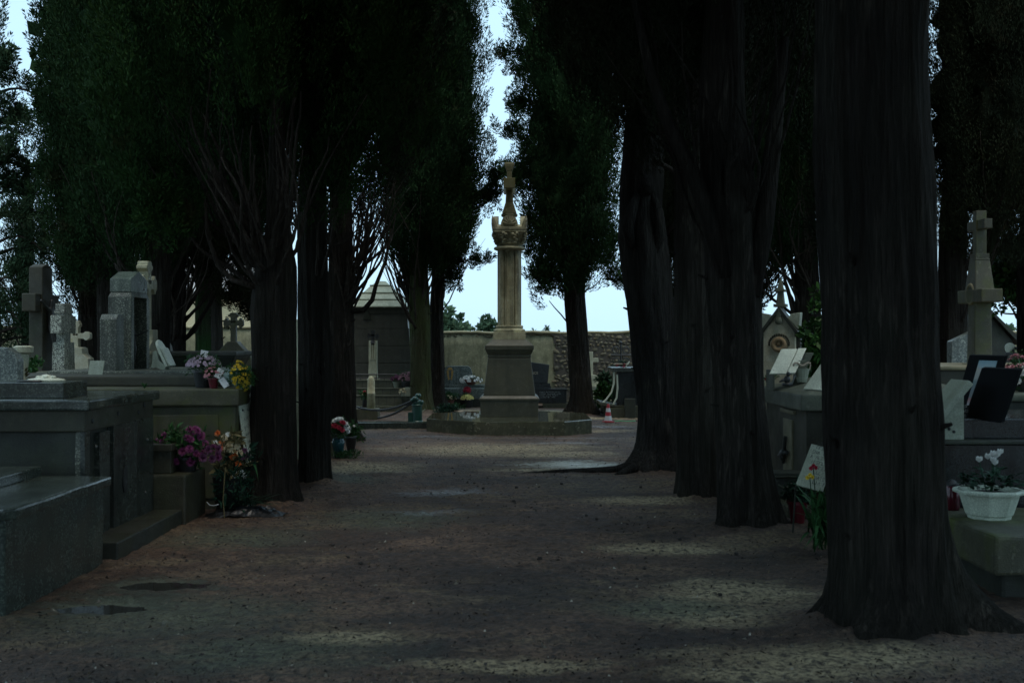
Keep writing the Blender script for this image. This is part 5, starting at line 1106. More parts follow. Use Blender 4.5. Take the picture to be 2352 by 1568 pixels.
vase('dark vase with small white flowers and grey green sprigs', (gx(806, 16.7), 16.7, 0), [(.05,-.01),(.06,.02),(.09,.17),(.1,.2),(.09,.21),(.001,.19)], 'black_plastic',
     [('white', ((-.06,-.05,.3),(-.04,-.07,.34),(-.08,-.03,.26),(.0,-.06,.33),(.05,-.03,.36),(-.02,0,.38)), .028)], 35, .11, .14, .27)
T = thing('rock', 'pale boundary stone tucked behind the teal vase', 'stone', (gx(757, 16.0), 15.98, 0)); b = MB(); b.box(0,0,-.05,.14,.14,.25,(.8,.8)); obj('stone', b, M['stone_beige'], T, .02, rough=.02, sub=2)
tag(obj('weeds', MB(), M['leaf']) if False else green(None, M['leaf'], (gx(800, 15.7), 15.7, .01), .22, .03, 60, .03, 71, name='weeds', ry=.12), 'low green weeds at the foot of the vases', 'weeds', kind='stuff')

# ================================================================== around the open space
T = thing('mausoleum', 'small grey stone mausoleum with stepped slab roof and broad steps', 'mausoleum', (gx(868, 27.6), 27.6, 0))
b = MB()
zs = [.68,1.08,1.5,1.93,2.3]
for i, (z0, z1) in enumerate(zip(zs, zs[1:])):
    w0 = .86-.045*i; b.box(0,.8,z0,2*w0,1.6-.04*i,z1-z0-.012,(.97,.98))
    b.box(0,.8,z1-.013,2*w0-.08,1.5,.014)
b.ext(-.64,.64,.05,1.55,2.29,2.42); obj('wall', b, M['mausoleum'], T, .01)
b = MB()
for i, (z0, z1, w0, w1) in enumerate(((2.425,2.6,.72,.6),(2.605,2.77,.58,.44),(2.775,2.96,.43,.26),(2.965,3.1,.25,.1))): b.box(0,.8,z0,2*w0,2*w0*1.1,z1-z0,(w1/w0,w1/w0)); b.box(0,.8,z0,2*w0+.03,2*w0*1.1+.03,.035)
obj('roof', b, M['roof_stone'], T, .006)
b = MB()
for i, (z0, z1, y) in enumerate(((.34,.5,-1.0),(.13,.34,-1.25),(.5,.68,-.75))): b.ext(-1.0,.88,y,.6,z0,z1-.004)
for (z0, z1, y) in ((.33,.35,-1.27),(.49,.51,-1.02),(.67,.69,-.77)): b.ext(-1.02,.9,y,.6,z0,z1)
obj('step', b, M['stone_step'], T, .006)
b = MB(); b.ext(-1.3,1.0,-1.75,1.5,-.05,.13); obj('base_slab', b, M['stone_slab'], T, .02)
b = MB()
for i in range(30):
    row = i//10; x = -.95+.185*(i%10)+.06*row; y = (-1.253,-1.003,-.753)[row]; b.ext(x, x+.008, y-.001, y+.02, (.14,.35,.51)[row], (.33,.49,.67)[row])
obj('step_joint', b, M['iron'], T)
b = MB(); b.prism([(-.1,2.13),(.1,2.13),(.07,2.26),(0,2.4),(-.07,2.26)], -.02, .06); o = obj('pointed_relief', b, M['stone_dark'], T, .01); o.location = (-.27, .06, 0)
T = thing('pillar_stele', 'slim pale fluted pillar with a dark cross against the mausoleum front', 'grave monument', (gx(857, 27.1), 27.1, .67))
b = MB(); b.box(0,0,.0,.3,.22,.04); b.box(0,0,.03,.22,.16,.42,(.86,.9)); b.box(0,0,.45,.2,.14,.5,(.96,1)); 
for k in (-1,0,1): b.tube([(.05*k,-.075,.5),(.05*k,-.075,.9)], [.02,.02], 8)
obj('pillar', b, M['stone_pale'], T, .008)
b = MB(); b.lathe([(.06,0),(.08,.05),(.05,.12)], 12); b.xf(Matrix.Translation((0,-.03,.84))); st = len(b.v); clover_cross(b, .07, .14, .14, .06, .14, 1, 'xz'); b.xf(Matrix.Translation((0,-.04,1.06)), st); obj('cross', b, M['iron'], T)
T = thing('iron_rail', 'low black iron rail along the top mausoleum step', 'railing', (gx(868, 26.95), 26.95, .69)); b = MB()
for z in (.04,.13): b.tube([(-.8,0,z),(.75,0,z)], .014, 6)
for i in range(9): b.tube([(-.8+.19*i,0,0),(-.8+.19*i,0,.14)], .01, 6)
obj('rail', b, M['iron'], T)
potplant('dome of mauve brown chrysanthemums on the mausoleum steps', (gx(938, 26.75), 26.75, .51), .12, .16, .15, 'black_plastic', 'mauve', .23, .17, 230, .028, 51, cz=.2, petals=9, greenn=60, lo=-.1)
potplant('dark magenta flowers beside the mauve dome on the steps', (gx(912, 26.9), 26.9, .5), .08, .11, .15, 'marble_grey', 'magenta', .15, .1, 60, .03, 52, cz=.2, petals=10, greenn=30)
T = thing('flower_pot', 'white tub with cream flowers on the middle mausoleum step', 'potted flowers', (gx(928, 26.2), 26.25, .34)); obj('pot', pot_mesh(.06, .08, .12), M['marble_grey'], T); b = MB(); heads(b, dome(random.Random(6), 26, .12, .08, (0,0,.1), -.5), .03, random.Random(6), 9); obj('blossoms', b, M['cream'], T)
T = thing('flower_box', 'square pale grey flower box between the cream tub and white flowers', 'planter', (gx(937, 26.2), 26.2, .34)); b = MB(); b.box(0,0,0,.13,.13,.2,(1.08,1.08)); obj('box', b, M['marble_grey'], T, .006)
potplant('white and pink flowers spilling near the mossy trunk on the steps', (gx(949, 26.2), 26.25, .34), .05, .07, .08, 'terracotta', 'white', .1, .1, 34, .03, 53, petals=9)
V = vase('thin dark vase with one red flower behind the stone bollard', (gx(838, 25.7), 25.7, .13), [(.05,0),(.06,.02),(.04,.18),(.06,.26),(.05,.27),(.001,.25)], 'black_plastic', [('red', ((0,-.03,.33),(.03,-.03,.3)), .05), ('cream', ((-.03,-.04,.29),), .04)], 54, .06, .08, .27)
# bollards, chain, kerb
T = thing('stone_bollard', 'round topped stone bollard on a square mossy block', 'bollard', (gx(851, 23.6), 23.7, 0))
b = MB(); b.box(-.14,0,-.05,.62,.4,.26,(.97,.97)); obj('base', b, M['stone_moss'], T, .015)
b = MB(); b.lathe([(.088,.2),(.082,.5),(.086,.505),(.086,.53),(.08,.535),(.076,.78),(.066,.83),(.045,.865),(.02,.88),(.001,.882)], 20); obj('post', b, M['stone_column'], T, smooth=True)
T = thing('hydrant', 'squat dark green iron hydrant with knobbed caps at the kerb', 'hydrant', (gx(958, 22.0), 22.0, .06))
b = MB(); b.lathe([(.115,-.06),(.115,0),(.1,.015),(.098,.29),(.11,.3),(.11,.32),(.09,.335)], 24); b.ext(-.17,-.08,-.07,.07,-.06,.17); obj('barrel', b, M['green_paint'], T, .004)
b = MB(); b.ball((0,0,.36), (.085,.085,.07)); b.ball((-.03,-.05,.43), (.065,.065,.055)); b.ball((.02,0,.49), (.06,.06,.05)); b.ball((.09,-.02,.36), (.04,.05,.05)); b.ball((-.09,-.03,.4), (.035,.05,.045)); b.lathe([(.03,.36),(.03,.5)], 10); obj('cap', b, M['green_paint'], T, smooth=True)
b = MB(); b.tube([(.1,-.03,.19),(.16,-.05,.235)], [.012,.009], 6); obj('handle', b, M['marble_grey'], T)
def chain(label, p0, p1, sag, nl):
    b = MB()
    for i in range(nl):
        s = (i+.5)/nl; p = p0.lerp(p1, s)-Vector((0,0,sag*4*s*(1-s))); d = (p1-p0).normalized()-Vector((0,0,sag*4*(1-2*s)/(p1-p0).length)); d.normalize()
        Mx = Vector((0,0,1)).rotation_difference(d).to_matrix() @ Matrix.Rotation(PI/2*(i%2), 3, 'Z') @ Matrix.Diagonal((.62,1,1.15))
        b.torus(p, .034, .0105, Mx, 10, 6)
    o = obj('iron_chain', b, M['iron'], smooth=True); tag(o, label, 'chain', 'chains strung from the hydrant')
hp = Vector((gx(950, 22), 21.98, .44))
chain('upper iron chain rising from the stone bollard to the hydrant', Vector((gx(820, 23.4), 23.4, .25)), hp+Vector((0,0,.03)), .12, 44)
chain('lower iron chain touching the ground before the hydrant', Vector((gx(868, 23.2), 23.2, .04)), hp, .06, 34)
T = thing('kerb', 'low wet stone kerb curving away from the column slab', 'kerb', (0, 0, 0)); b = MB(); b.ext(-3.9, -1.5, 21.0, 21.3, -.05, .1); b.ext(-3.9, -1.47, 21.3, 22.2, -.05, .05); obj('kerbstone', b, M['granite_green'], T, .015)
T['kind'] = 'structure'
for k in ('label', 'category'): del T[k]
# granite grave with emblem
T = thing('grave', 'blue grey granite grave with an ochre emblem on its headstone', 'grave', (gx(1055, 28.6), 28.6, 0))
b = MB(); b.prism([(-.39,.52),(.33,.52),(.33,.8),(.29,.93),(.22,.985),(-.3,.985),(-.39,.9)], -.05, .08); obj('headstone', b, M['granite_blue'], T, .008)
b = MB(); b.ext(-.45,.75,-.15,.2,.44,.52); b.ext(-.5,.78,-.6,.2,.2,.44); obj('slab', b, M['granite_blue'], T, .01)
b = MB(); b.ext(-.6,.8,-.72,.3,-.05,.2); obj('base', b, M['stone_dark'], T, .012)
b = MB()
for k in (-1, 1): b.prism([(.012*k,.66),(.045*k,.62),(.075*k,.78),(.085*k,.87),(.03*k,.86),(.03*k,.74)], -.062, -.05)
b.prism([(-.075,.885),(.075,.885),(.035,.945),(-.035,.945)], -.062, -.05); o = obj('emblem', b, M['gold_emblem'], T, .003); o.location = (-.23, 0, 0)
letters(T, (.0,-.051,.85), (1,0,0), (0,0,-1), (0,-1,0), [(0,.25),(.03,.2)], .04, .09, M['stone_dark'], 5)
T = thing('flower_bowl', 'brown bowl of white flowers on the blue grey grave', 'potted flowers', (gx(1082, 28.3), 28.3, .52)); obj('bowl', MB().lathe([(.08,0),(.17,.12),(.18,.13),(.001,.11)], 20), M['terracotta'], T, smooth=True); b = MB(); heads(b, dome(random.Random(61), 60, .27, .1, (0,0,.12), -.5), .045, random.Random(61), 9); obj('blossoms', b, M['white'], T); green(T, M['leaf'], (0,0,.13), .2, .08, 24, .04, 61)
potplant('bright yellow chrysanthemum dome in a dark pot before the grave', (gx(1073, 27.75), 27.75, .0), .12, .15, .19, 'black_plastic', 'yellowpale', .15, .1, 150, .026, 62, cz=.2, petals=9, greenn=40, lo=-.1)
T = thing('flower_pot', 'round red flower ball behind the yellow chrysanthemum dome', 'potted flowers', (gx(1073, 27.95), 27.95, .2)); obj('pot', pot_mesh(.05, .07, .12), M['red_plastic'], T); b = MB(); heads(b, dome(random.Random(63), 90, .085, .08, (0,0,.2), -.6), .03, random.Random(63), 9); obj('blossoms', b, M['red'], T)
potplant('terracotta pot of grassy stems and pale flowers by the grave', (gx(1033, 27.8), 27.8, 0), .08, .11, .18, 'terracotta', 'cream', .15, .1, 20, .03, 64, cz=.2, greenn=44, leaf=.05)
T = potplant('smaller reddish pot with tall yellowing stems by the mossy trunks', (gx(1019, 27.6), 27.6, 0), .07, .1, .15, 'terracotta', 'cream', .1, .12, 0, .03, 65, leafm='leaf', greenn=20); leaves(T, [((0,0,.12),(random.Random(i).uniform(-.12,.2),0,random.Random(i*7).uniform(.25,.5)),.02,.03) for i in range(14)], M['leaf'])
T = thing('cut_branches', 'heap of cut green branches with a pale split log', 'branches', (gx(1028, 25.4), 25.4, 0)); green(T, M['leaf_dark'], (.0,0,.05), .28, .08, 70, .06, 66, ry=.12, name='twigs'); b = MB(); b.tube([(.16,-.05,.05),(.38,-.15,.02)], [.03,.028], 8); obj('log', b, M['wood'], T)
tag(green(None, M['leaf'], (gx(1040, 27.2), 27.2, .0), .4, .03, 50, .04, 67, name='moss_patch', ry=.2), 'green moss and weeds below the plant pots', 'weeds', kind='stuff')
# dark polished grave
T = thing('grave', 'polished black granite grave with a slanted headstone and carved lines', 'grave', (gx(1256, 27.9), 27.9, 0))
b = MB(); b.prism([(-.42,.58),(.02,.58),(.06,1.03),(-.42,1.1)], -.05, .08); obj('headstone', b, M['granite_black'], T, .008)
b = MB(); b.ext(-.44,.08,-.14,.16,.52,.58); b.ext(-.44,.1,-.2,.16,.44,.52); obj('step', b, M['granite_black'], T, .006)
b = MB(); b.ext(-.42,.47,-.3,.7,.1,.44); b.ext(-.44,.49,-.32,.7,.42,.455); obj('chest', b, M['granite_black'], T, .008)
b = MB(); b.ext(-.1,.6,-.36,.74,-.03,.1); obj('base', b, M['stone_slab'], T, .01)
text(T, 'NCE', .085, (-.3,-.052,.8), (PI/2,0,0), M['gilt'])
letters(T, (-.18,-.302,.385), (1,0,0), (0,0,-1), (0,-1,0), [(0,.5),(0,.5),(0,.44),(0,.37)], .024, .042, M['silver_ink'], 6)
# white cross, shrubs, dark tomb
T = thing('stone_cross', 'thin pale stone cross on a lettered block before the rubble patch', 'grave cross', (gx(1356, 28.8), 28.8, 0))
b = MB(); b.ext(-.065,.065,-.05,.05,.75,1.34); b.ext(-.2,.2,-.045,.045,1.08,1.18); obj('cross', b, M['stone_pale'], T, .008)
b = MB(); b.prism([(-.28,.5),(.28,.5),(.28,.62),(.22,.72),(.12,.76),(-.12,.76),(-.22,.72),(-.28,.62)], -.1, .1); b.ext(-.34,.34,-.14,.14,.44,.5); b.ext(-.32,.32,-.12,.12,-.05,.44); obj('pedestal', b, M['stone_pale'], T, .01)
letters(T, (-.16,-.101,.66), (1,0,0), (0,0,-1), (0,-1,0), [(0,.4)], .06, .1, M['ink'], 12)
T = thing('tomb', 'dark polished box tomb with a white edged scroll and flowers on top', 'tomb', (gx(1445, 24.6), 24.6, 0))
b = MB(); b.ext(-.31,.6,-.4,.7,.24,.95); obj('chest', b, M['granite_black'], T, .01)
b = MB(); b.ext(-.4,.7,-.47,.8,.95,1.04); obj('cornice', b, M['granite_dark'], T, .012)
b = MB(); b.tube([(-.36,-.42,.95),(-.37,-.42,.7),(-.42,-.42,.52),(-.52,-.42,.38),(-.62,-.42,.27)], [.02]*5, 6); b.tube([(-.3,-.42,.9),(-.29,-.42,.6),(-.31,-.42,.4),(-.38,-.42,.26)], [.02]*4, 6); obj('scroll', b, M['marble'], T)
b = MB(); b.prism([(-.68,.26),(-.6,.24),(-.3,.2),(.6,.2),(.6,.24),(-.3,.245),(-.55,.3),(-.66,.32)], -.5, .7); b.ext(-.55,.7,-.6,.8,-.05,.2); obj('plinth', b, M['stone_slab'], T, .01)
b = MB(); b.ext(-.16,.06,-.72,-.55,-.05,.4); obj('block', b, M['stone_dark'], T, .01)
T = thing('flower_tray', 'pale tray of dried red flowers on the dark box tomb', 'flowers', (gx(1424, 24.5), 24.4, 1.04)); b = MB(); b.lathe([(.14,.06),(.16,.075),(.14,.09),(.001,.08)], 16, sy=.6); obj('tray', b, M['wood'], T); green(T, M['leaf_dark'], (.05,0,.05), .2, .06, 16, .04, 72); b = MB(); heads(b, dome(random.Random(73), 14, .12, .05, (.03,-.05,.03), -.1), .03, random.Random(73), 8); obj('blossoms', b, M['red'], T)
b = MB(); b.tube([(0,0,0),(.09,.02,.13)], [.016,.014], 6); tag(obj('candle', b, M['marble'], loc=(gx(1436, 24.4), 24.35, 1.045)), 'slanting white candle on the dark box tomb', 'candle')
T = thing('iron_cross', 'black wrought iron cross standing against the rubble patch', 'grave cross', (gx(1426, 29.2), 29.2, 0)); b = MB(); b.tube([(0,0,-.05),(0,0,1.55)], .025, 8); b.tube([(-.26,0,1.25),(.26,0,1.25)], .025, 8)
for sx in (-1,1): b.torus((.13*sx,0,1.38), .08, .014); b.torus((.13*sx,0,1.1), .08, .014); b.tube([(.12*sx,0,-.05),(.12*sx,0,1.0)], .014, 6)
b.ball((0,0,1.57), .04); obj('cross', b, M['iron'], T)
# cone
T = thing('traffic_cone', 'small red and white striped traffic cone near the dark box tomb', 'traffic cone', (gx(1397, 22.6), 22.6, 0), .3)
b = MB(); b.box(0,0,-.005,.19,.19,.022); b.lathe([(.085,.017),(.082,.03)], 20); obj('base', b, M['cone_red'], T, .006)
for (z0, z1, m_) in ((.03,.125,'cone_white'),(.125,.205,'cone_red'),(.205,.28,'cone_white'),(.28,.36,'cone_red')):
    b = MB(); rr = lambda z: .082-.058*(z/.36); b.lathe([(rr(z0),z0),(rr(z1),z1)], 20); obj('band', b, M[m_], T, smooth=False)
b = MB(); b.tube([(0,0,0),(.1,.02,.005),(.25,-.02,0),(.42,.01,.004)], .012, 6); tag(obj('garden_hose', b, M['green_hose'], loc=(gx(1412, 22.8), 22.8, .005)), 'short bright green hose on the ground past the cone', 'hose')

# ================================================================== side of the hipped tomb
T = thing('tomb', 'brown stone tomb with a hipped roof shaped lid and pale side panel', 'tomb', (3.65, 11.9, 0))
b = MB(); b.ext(-.78,.9,-.82,.95,-.05,.93); obj('chest', b, M['stone_brown'], T, .015)
b = MB(); b.ext(-.86,1.0,-.92,1.05,.928,1.085); st = len(b.v); b.box(.07,.065,1.083,1.86,1.97,.13,(.5,.42)); obj('lid', b, M['stone_grey'], T, .012)
b = MB(); b.ext(-.8,-.775,-.3,.06,.1,.8); b.ext(-.81,-.775,-.4,.16,.86,.9); obj('side_panel', b, M['stone_beige'], T, .006)
b = MB(); b.tube([(-.83,-.06,.34),(-.83,-.16,.62)], .02, 7); b.tube([(-.84,-.26,.47),(-.84,.08,.4)], .022, 7); b.ball((-.85,-.1,.42), (.03,.05,.06)); b.ball((-.85,-.15,.45), (.03,.04,.04)); obj('bronze_cross', b, M['bronze'], T)
b = MB(); b.ext(-1.15,.9,-1.6,-.9,-.05,.1); obj('plinth', b, M['stone_slab'], T, .015)
T = thing('stone_box', 'dark carved stone flower box with garland relief at the tomb foot', 'planter', (gx(1812, 10.95), 10.95, .1))
b = MB(); b.ext(-.15,.12,-.12,.14,.0,.2); b.ext(-.17,.14,-.14,.16,.2,.25); b.ext(-.15,.12,-.12,.14,-.02,.03); obj('box', b, M['stone_dark'], T, .008)
b = MB()
for k in range(2): b.tube([(-.13+.12*k+.12*s,-.125,.14-.03*math.sin(PI*s)) for s in np.linspace(0,1,7)], .008, 6)
for i in range(16): b.ball((-.16+.019*i,-.142,.215), .008, 6, 4)
b.ball((-.01,-.125,.15), .012, 6, 4); obj('garland', b, M['stone_grey'], T, smooth=True)
# slabs on the hipped tomb
ml = thing('marble_book', 'large white marble tablet of two leaves tilted on the hipped tomb', 'plaque', (gx(1806, 12.1), 12.1, 1.2))
b = MB(); st = len(b.v); b.prism([(-.17,0),(0,0),(0,.02),(-.17,.02)], 0, .4, 'xz'); b.prism([(.004,0),(.09,0),(.09,.03),(.004,.03)], 0, .4, 'xz'); b.xf(Matrix.Translation((-.05,-.16,.05)) @ Matrix.Rotation(-.12, 4, 'Z') @ Matrix.Rotation(R(40), 4, 'X') @ Matrix.Shear('XZ', 4, (0, 0)), st)
for i in range(st, len(b.v)): x, y, z = b.v[i]; b.v[i] = (x+.62*(z-.05), y, z)
obj('tablet', b, M['marble'], ml, .006)
b = MB(); b.ext(-.17,-.15,-.12,.2,-.12,.1); b.ext(.12,.2,-.05,.2,-.12,.2); b.prism([(.05,-.1),(.12,-.1),(.3,.28),(.22,.28)], .02, .1); obj('stand', b, M['stone_grey'], ml, .006)
T = thing('bird_ornament', 'small dark bird ornament in front of the marble tablet', 'grave ornament', (gx(1805, 11.6), 11.55, 1.17)); b = MB(); b.ball((0,0,.045), (.035,.03,.04)); b.ball((.01,-.01,.1), (.022,.02,.024)); b.tube([(-.03,0,.04),(-.08,.0,.02)], [.02,.006], 7); b.tube([(.025,-.015,.1),(.05,-.02,.095)], [.008,.002], 6); b.box(0,0,-.02,.09,.07,.03); obj('bird', b, M['iron'], T, smooth=True)
plaque('second white marble slab tilted on the hipped tomb beside the huge trunk', (gx(1895, 11.2), 11.25, 1.42), (.35, -.25, -.02), (-.75, -.15, -1), (-.6, -.75, .5), .26, .36, .02, None, .02, .05)
T = thing('grave_basket', 'woven grey basket with a tan handle between the tilted slabs', 'basket', (gx(1842, 12.0), 12.0, 1.17)); obj('basket', MB().lathe([(.05,0),(.08,.14),(.083,.145),(.001,.13)], 14), M['marble_grey'], T); b = MB(); b.tube([(-.09+.18*s,0,.19+.015*math.sin(9*s)) for s in np.linspace(0,1,9)], .011, 6); b.tube([(-.08,0,.13),(-.09,0,.19)], .008, 6); b.tube([(.08,0,.13),(.09,0,.19)], .008, 6); obj('handle', b, M['wood'], T)
T = thing('gothic_stele', 'pale pink gabled stele with a carved wreath ring and finial', 'grave monument', (gx(1793, 14.6), 14.6, 0), R(-24))
b = MB(); b.prism([(-.2,0),(.2,0),(.2,1.72),(0,1.99),(-.2,1.72)], -.1, .1); obj('slab', b, M['stone_pink'], T, .008)
b = MB()
for k in (-1,1):
    b.prism([(.0,1.98),(.0,2.05),(.245*k,1.72),(.245*k,1.66),(.2*k,1.66),(.2*k,1.71)], -.14, .12); b.ext(.2*k-.02, .2*k+.06*k, -.06, .12, -.05, 1.68) if False else None
b.ext(.2,.25,-.02,.12,0,1.66); b.ext(-.25,-.2,-.02,.12,0,1.66); obj('hood_mould', b, M['stone_dark'], T, .006)
for k in (-1,1): b = MB(); b.prism([(.1*k,1.9),(.24*k,1.74),(.26*k,1.97),(.14*k,1.95)], -.06, .1); obj('acroterion', b, M['marble_grey'], T, .008)
b = MB(); b.lathe([(.001,-.03),(.045,-.02),(.05,0),(.04,.03)], 12); b.xf(Matrix.Translation((0,-.12,1.86)) @ Matrix.Scale(1.5, 4, (0,0,1))); b.ext(-.03,.03,-.14,-.06,1.86,2.02); b.box(0,0,2.04,.16,.14,.04); b.box(0,0,2.08,.1,.1,.16,(.7,.7)); b.box(0,0,2.235,.13,.12,.03); b.box(0,0,2.265,.08,.08,.14,(.2,.2)); obj('finial', b, M['stone_grey'], T, .006)
b = MB(); b.torus((0,-.12,1.56), .07, .03, None, 24, 10); b.ball((-.005,-.115,1.57), (.03,.02,.03)); obj('wreath', b, M['wicker'], T, smooth=True)
b = MB(); rnd = random.Random(3)
for a in np.linspace(-.1, PI+.1, 15): b.ball((.125*math.cos(a), -.105, 1.57+.115*math.sin(a)), (.014,.012,.018), 6, 4)
obj('garland', b, M['stone_brown'], T)
b = MB(); b.tube([(.26,-.05,1.5),(.3,-.1,1.52)], .014, 6); b.tube([(.26,-.05,1.42),(.29,-.1,1.4)], .014, 6); obj('metal_flower', b, M['iron'], T)
potplant('bit of red flowers at the pink stele foot', (gx(1768, 12.6), 12.6, 1.12), .03, .04, .05, 'black_plastic', 'red', .05, .04, 12, .02, 81, greenn=14)
# leaning white text plaque, red pot, plants
T = thing('plaque', 'weathered white lettered plaque leaning on thin metal legs by the huge trunk', 'plaque', (gx(1872, 9.4), 9.4, .3))
u, v, n = Vector((.9,-.3,-.22)).normalized(), Vector((-.42,-.28,-.86)).normalized(), Vector((-.25,-.85,.4)).normalized()
o = Vector((.02,.08,.52)); b = MB(); q = [o+v*.08, o+u*.22+v*.08, o+u*.22+v*.46, o+v*.46]; b.add(q+[p-n*.02 for p in q], [(0,1,2,3),(7,6,5,4),(0,4,5,1),(1,5,6,2),(2,6,7,3),(3,7,4,0)]); obj('slab', b, M['marble_grey'], T, .004)
letters(T, o, u, v, n, [(.06,.1),(.05,.14),(.05,.14),(.03,.18),(.03,.18),(.05,.16),(.06,.14),(.12,.1),(.12,.1),(.12,.1)], .03, .043, M['ink'], 15)
b = MB(); b.tube([tuple(q[3]+v*-.01),(-.17,.06,-.3)], [.008,.008], 6); obj('leg', b, M['stone_dark'], T); b = MB(); b.tube([tuple(q[2]),(.13,-.02,-.02),(.2,-.05,-.3)], [.009,.008,.007], 6); obj('leg', b, M['stone_dark'], T)
for (m_, x, Y, z, lab) in (('yellow', 1853, 9.3, .52, 'yellow artificial rose in front of the weathered plaque'), ('red', 1861, 9.35, .59, 'red artificial rose in front of the weathered plaque')):
    T = thing('artificial_flower', lab, 'flower', (gx(x, Y), Y-.1, 0)); b = MB(); heads(b, [((0,0,z),(0,-1,.4)),((.015,-.01,z-.015),(.4,-1,.1)),((-.02,0,z-.02),(-.5,-1,.1))], .022, random.Random(2), 12); obj('blossoms', b, M[m_], T); b = MB(); b.tube([(.03,.02,0),(.02,.02,z*.6),(0,.01,z)], .004, 5); obj('stem', b, M['leaf_dark'], T)
T = potplant('red plastic pot with a scraggly dark plant by the trunk', (gx(1832, 10.0), 10.0, 0), .055, .085, .2, 'red_plastic', 'white', .14, .14, 0, .02, 83, leafm='leaf_dark', greenn=30, leaf=.05); leaves(T, [((0,0,.18),(random.Random(i).uniform(-.22,.22),random.Random(i+50).uniform(-.1,.1),random.Random(i*3).uniform(.22,.42)),.03,.04) for i in range(16)], M['leaf'])
T = thing('strap_leaf_plant', 'dark green strap leaved plant growing against the huge trunk', 'plant', (gx(1886, 8.6), 8.6, 0)); rnd = random.Random(6)
leaves(T, [((rnd.uniform(-.06,.06),rnd.uniform(-.06,.06),rnd.uniform(0,.3)),(rnd.uniform(-.2,.2),rnd.uniform(-.22,.1),rnd.uniform(.05,.55)),rnd.uniform(.02,.04),rnd.uniform(.02,.08)) for _ in range(80)], M['leaf'])

# ---- dark graves past the huge trunk
T = thing('tomb_slab', 'thick grey wet stone slab carrying the octagonal white planter', 'tomb', (3.9, 7.5, 0)); b = MB(); b.ext(-.97,1.2,-.6,.62,.18,.418); obj('slab', b, M['stone_moss'], T, .022, rough=.008, sub=4); b = MB(); b.ext(-.82,1.1,-.35,.55,-.05,.19); obj('base', b, M['stone_dark'], T, .02)
T = thing('planter', 'octagonal white planter with white cyclamen on the grey slab', 'planter', (gx(2272, 7.62), 7.62, .418)); 
b = MB(); b.lathe([(.135,0),(.14,.02),(.15,.03),(.19,.16),(.192,.165),(.228,.17),(.232,.185),(.225,.197),(.2,.197),(.185,.15),(.001,.15)], 8, flat=.5); obj('bowl', b, M['white_plaster'], T)
b = MB(); b.lathe([(.15,.14),(.155,.168),(.1,.178),(.001,.18)], 8, flat=.5); obj('soil', b, M['soil'], T)
rnd = random.Random(8); it = []
for i in range(90):
    a = rnd.uniform(0, 6.28); q = rnd.uniform(.05,.2); c = Vector((q*math.cos(a), q*.8*math.sin(a), .2+rnd.uniform(.0,.13)*(1.15-q*3))); d = Vector((math.cos(a+rnd.uniform(-.6,.6)), math.sin(a+rnd.uniform(-.6,.6)), rnd.uniform(-.3,.4))); it.append((c, c+d*rnd.uniform(.05,.08), rnd.uniform(.04,.06), .012))
leaves(T, it, M['leaf_dark'])
b = MB()
for (x, y, z) in ((-.03,-.05,.41),(.0,-.06,.43),(.03,-.05,.42),(.055,-.04,.44),(.0,-.06,.39),(-.085,-.04,.39),(.015,-.05,.37)):
    for k in range(6):
        a = k*1.05+x*40; d = Vector((math.cos(a)*.5, math.sin(a)*.35-.2, 1)).normalized(); p = Vector((x, y, z-.012)); sd = d.cross(Vector((0, 1, .1))).normalized()*.013; q = p+d*.045
        b.quad(p, p+d*.025+sd, q, p+d*.025-sd)
        b.quad(p, p+d*.025+Vector((0, .012, 0)), q, p+d*.025-Vector((0, .012, 0)))
obj('blossoms', b, M['white'], T, smooth=True)
b = MB()
for (x, z) in ((0,.41),(.03,.42),(-.085,.38),(.01,.37)): b.tube([(x*.3,-.02,.18),(x*.8,-.05,.3),(x,-.05,z)], .004, 5)
obj('stem', b, M['leaf_dark'], T)
T = thing('grave_candle', 'dark red glass grave candle behind the huge trunk', 'candle', (gx(2186, 8.0), 8.0, .418)); b = MB(); b.lathe([(.05,0),(.055,.02),(.055,.16),(.045,.18),(.02,.2),(.001,.2)], 14); obj('glass', b, M['red_glass'], T, smooth=True); b = MB(); b.lathe([(.05,.165),(.05,.185),(.02,.21),(.001,.215)], 14); obj('lid', b, M['iron'], T)
T = thing('tomb', 'long black granite tomb carrying the two black photo plaques', 'tomb', (4.2, 8.85, 0)); b = MB(); b.ext(-1.12,1.6,-.62,.75,-.05,.86); obj('chest', b, M['granite_black'], T, .012); b = MB(); b.ext(-1.15,1.6,-.66,.8,.858,.885); obj('ledge', b, M['stone_dark'], T, .008); b = MB(); b.ext(-.93,1.6,-.5,.62,.884,1.035); obj('headblock', b, M['granite_black'], T, .01)
T = thing('marble_wedge', 'pale marble slab sloping upward on a triangular bolted bracket', 'plaque', (3.16, 8.42, .885))
b = MB(); st = len(b.v); b.ext(0,.45,-.17,.17,0,.045); b.xf(Matrix.Translation((-.1,0,.06)) @ Matrix.Rotation(-R(50), 4, 'Y'), st); obj('slab', b, M['marble_grey'], T, .006)
for y0 in (-.14, .11): b = MB(); b.prism([(-.06,0),(.13,0),(.13,.335),(-.06,.11)], y0, y0+.03); obj('bracket', b, M['marble_grey'], T, .004)
for p in ((.02,-.145,.08), (.055,-.145,.06)): b = MB(); b.ball(p, .012, 8, 6); obj('bolt', b, M['iron'], T)
P1 = plaque('black plaque with a small colour landscape picture behind the plain one', (3.7, 9.2, 1.49), (.03, -.62, 0), (-.12, 0, -.42), (-1, 0, -.28), .6, .45, .025, None, .02, .05, mat='slate_black', name='photo_plaque')
t = NT('landscape_picture'); sx_, sy_, sz_ = t.sep(t.pos); hgt = t.math('MULTIPLY', t.math('SUBTRACT', sz_, 1.06), 2.4)
